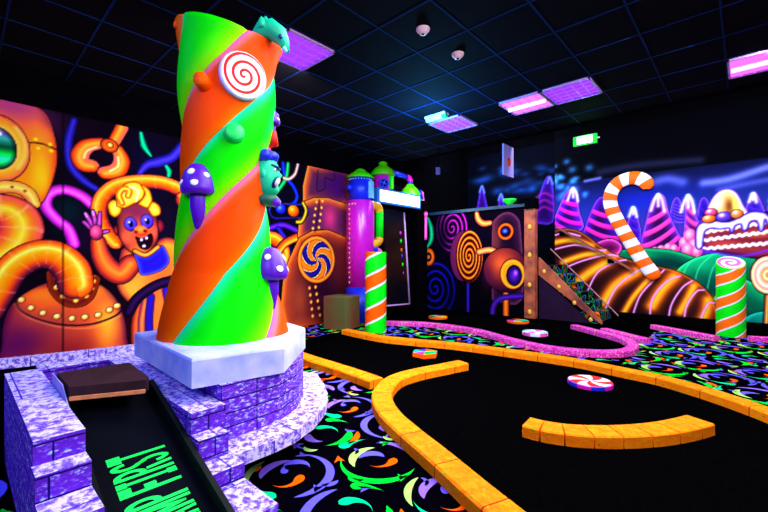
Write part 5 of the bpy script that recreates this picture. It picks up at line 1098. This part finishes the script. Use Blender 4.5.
for q, c in ((.415, (2, 2, 5)), (.485, (90, 90, 250)), (.505, (2, 2, 5)), (.585, (0, 225, 120)), (.60, (2, 2, 5)), (.66, (255, 110, 10)), (.68, (2, 2, 5))): e_ = els.new(q); e_.color = (*lin(c), 1)
nt.links.new(wv_.outputs['Fac'], rp.inputs['Fac']); nt.links.new(rp.outputs['Color'], bs.inputs['Base Color']); bs.inputs['Roughness'].default_value = .9; bs.inputs['Specular IOR Level'].default_value = .02
for i in range(ns):
    x1 = SX1-i*tr; MB().box((x1-tr, 8.46, .0 if i == 0 else 0), (x1-.001, 9.62, rs_*(i+1))).build('step', mc_, st)
def sz(x): return SH*(SX1-x)/(SX1-SX0)
def slab(x0, x1, y0, y1, d0, d1, m, name, par, flo=False):
    b = MB(); n = b.add([(x, y, max(.006, sz(x)+d) if d is not None else .006) for d in (d0, d1) for (x, y) in ((x0, y0), (x1, y0), (x1, y1), (x0, y1))])
    for q in ((0, 3, 2, 1), (4, 5, 6, 7), (0, 1, 5, 4), (1, 2, 6, 5), (2, 3, 7, 6), (3, 0, 4, 7)): b.face([n+i for i in q])
    return b.build(name, m, par)
sg = slab(SX0, SX1+.10, 8.38, 8.455, -.21, .17, M['copper'], 'stringer', st)
for i in range(4):
    x = SX0+.12+i*.30; MB().ball((x, 8.375, sz(x)-.01), (.035, .02, .045), 0, 14).build('bolt', M['gold'], sg)
slab(SX0, SX1-.08, 8.40, 8.45, None, -.211, M['maroon'], 'side_panel', st)
MB().box((SX0+.001, 8.38, 1.305), (SX0+.25, 8.45, 1.33)).build('edge_strip', mat('violet_edge_paint', (90, 50, 190), .5, .3), st) if False else None
slab(SX0-.2, SX1+.12, 9.63, 9.645, .16, .19, M['pinkp3'] if 'pinkp3' in M else mat('pale_copper_strip', (200, 130, 140), .5, .3), 'wall_strip', st)
hr = empty('handrail', (-2.6, 9.6, 0)); tag(hr, 'thin copper handrail sloping down the back mural above the stairs', 'handrail')
h0 = Vector(on_y(556, 227, 9.58)); h1 = Vector(on_y(634, 271, 9.58))
b = MB(); dz = (h1-h0).normalized(); nn_ = Vector((-dz.z, 0, dz.x))
for d0, d1 in ((.0, .085),):
    n = b.add([p+nn_*o+Vector((0, yy, 0)) for p in (h0, h1) for o in (-.018, .022) for yy in (-.02, .02)])
    for f in ((0, 1, 3, 2), (4, 6, 7, 5), (0, 4, 5, 1), (2, 3, 7, 6), (0, 2, 6, 4), (1, 5, 7, 3)): b.face([n+i for i in f])
b.build('rail', mat('brown_rail_paint', (150, 80, 60), .5, .3, .3), hr)
for u in (.08, .72): p = h0.lerp(h1, u); MB().box((p.x-.06, p.y+.021, p.z-.12), (p.x+.06, 9.648, p.z-.03)).box((p.x-.02, p.y-.02, p.z-.10), (p.x+.02, p.y+.05, p.z-.031)).build('bracket', M['black'], hr)

for o in bpy.data.objects:
    if '_base' in o: del o['_base']
w = bpy.data.worlds.new('dark_room'); sc.world = w; w.use_nodes = True
w.node_tree.nodes['Background'].inputs[0].default_value = (.02, .015, .04, 1); w.node_tree.nodes['Background'].inputs[1].default_value = .3
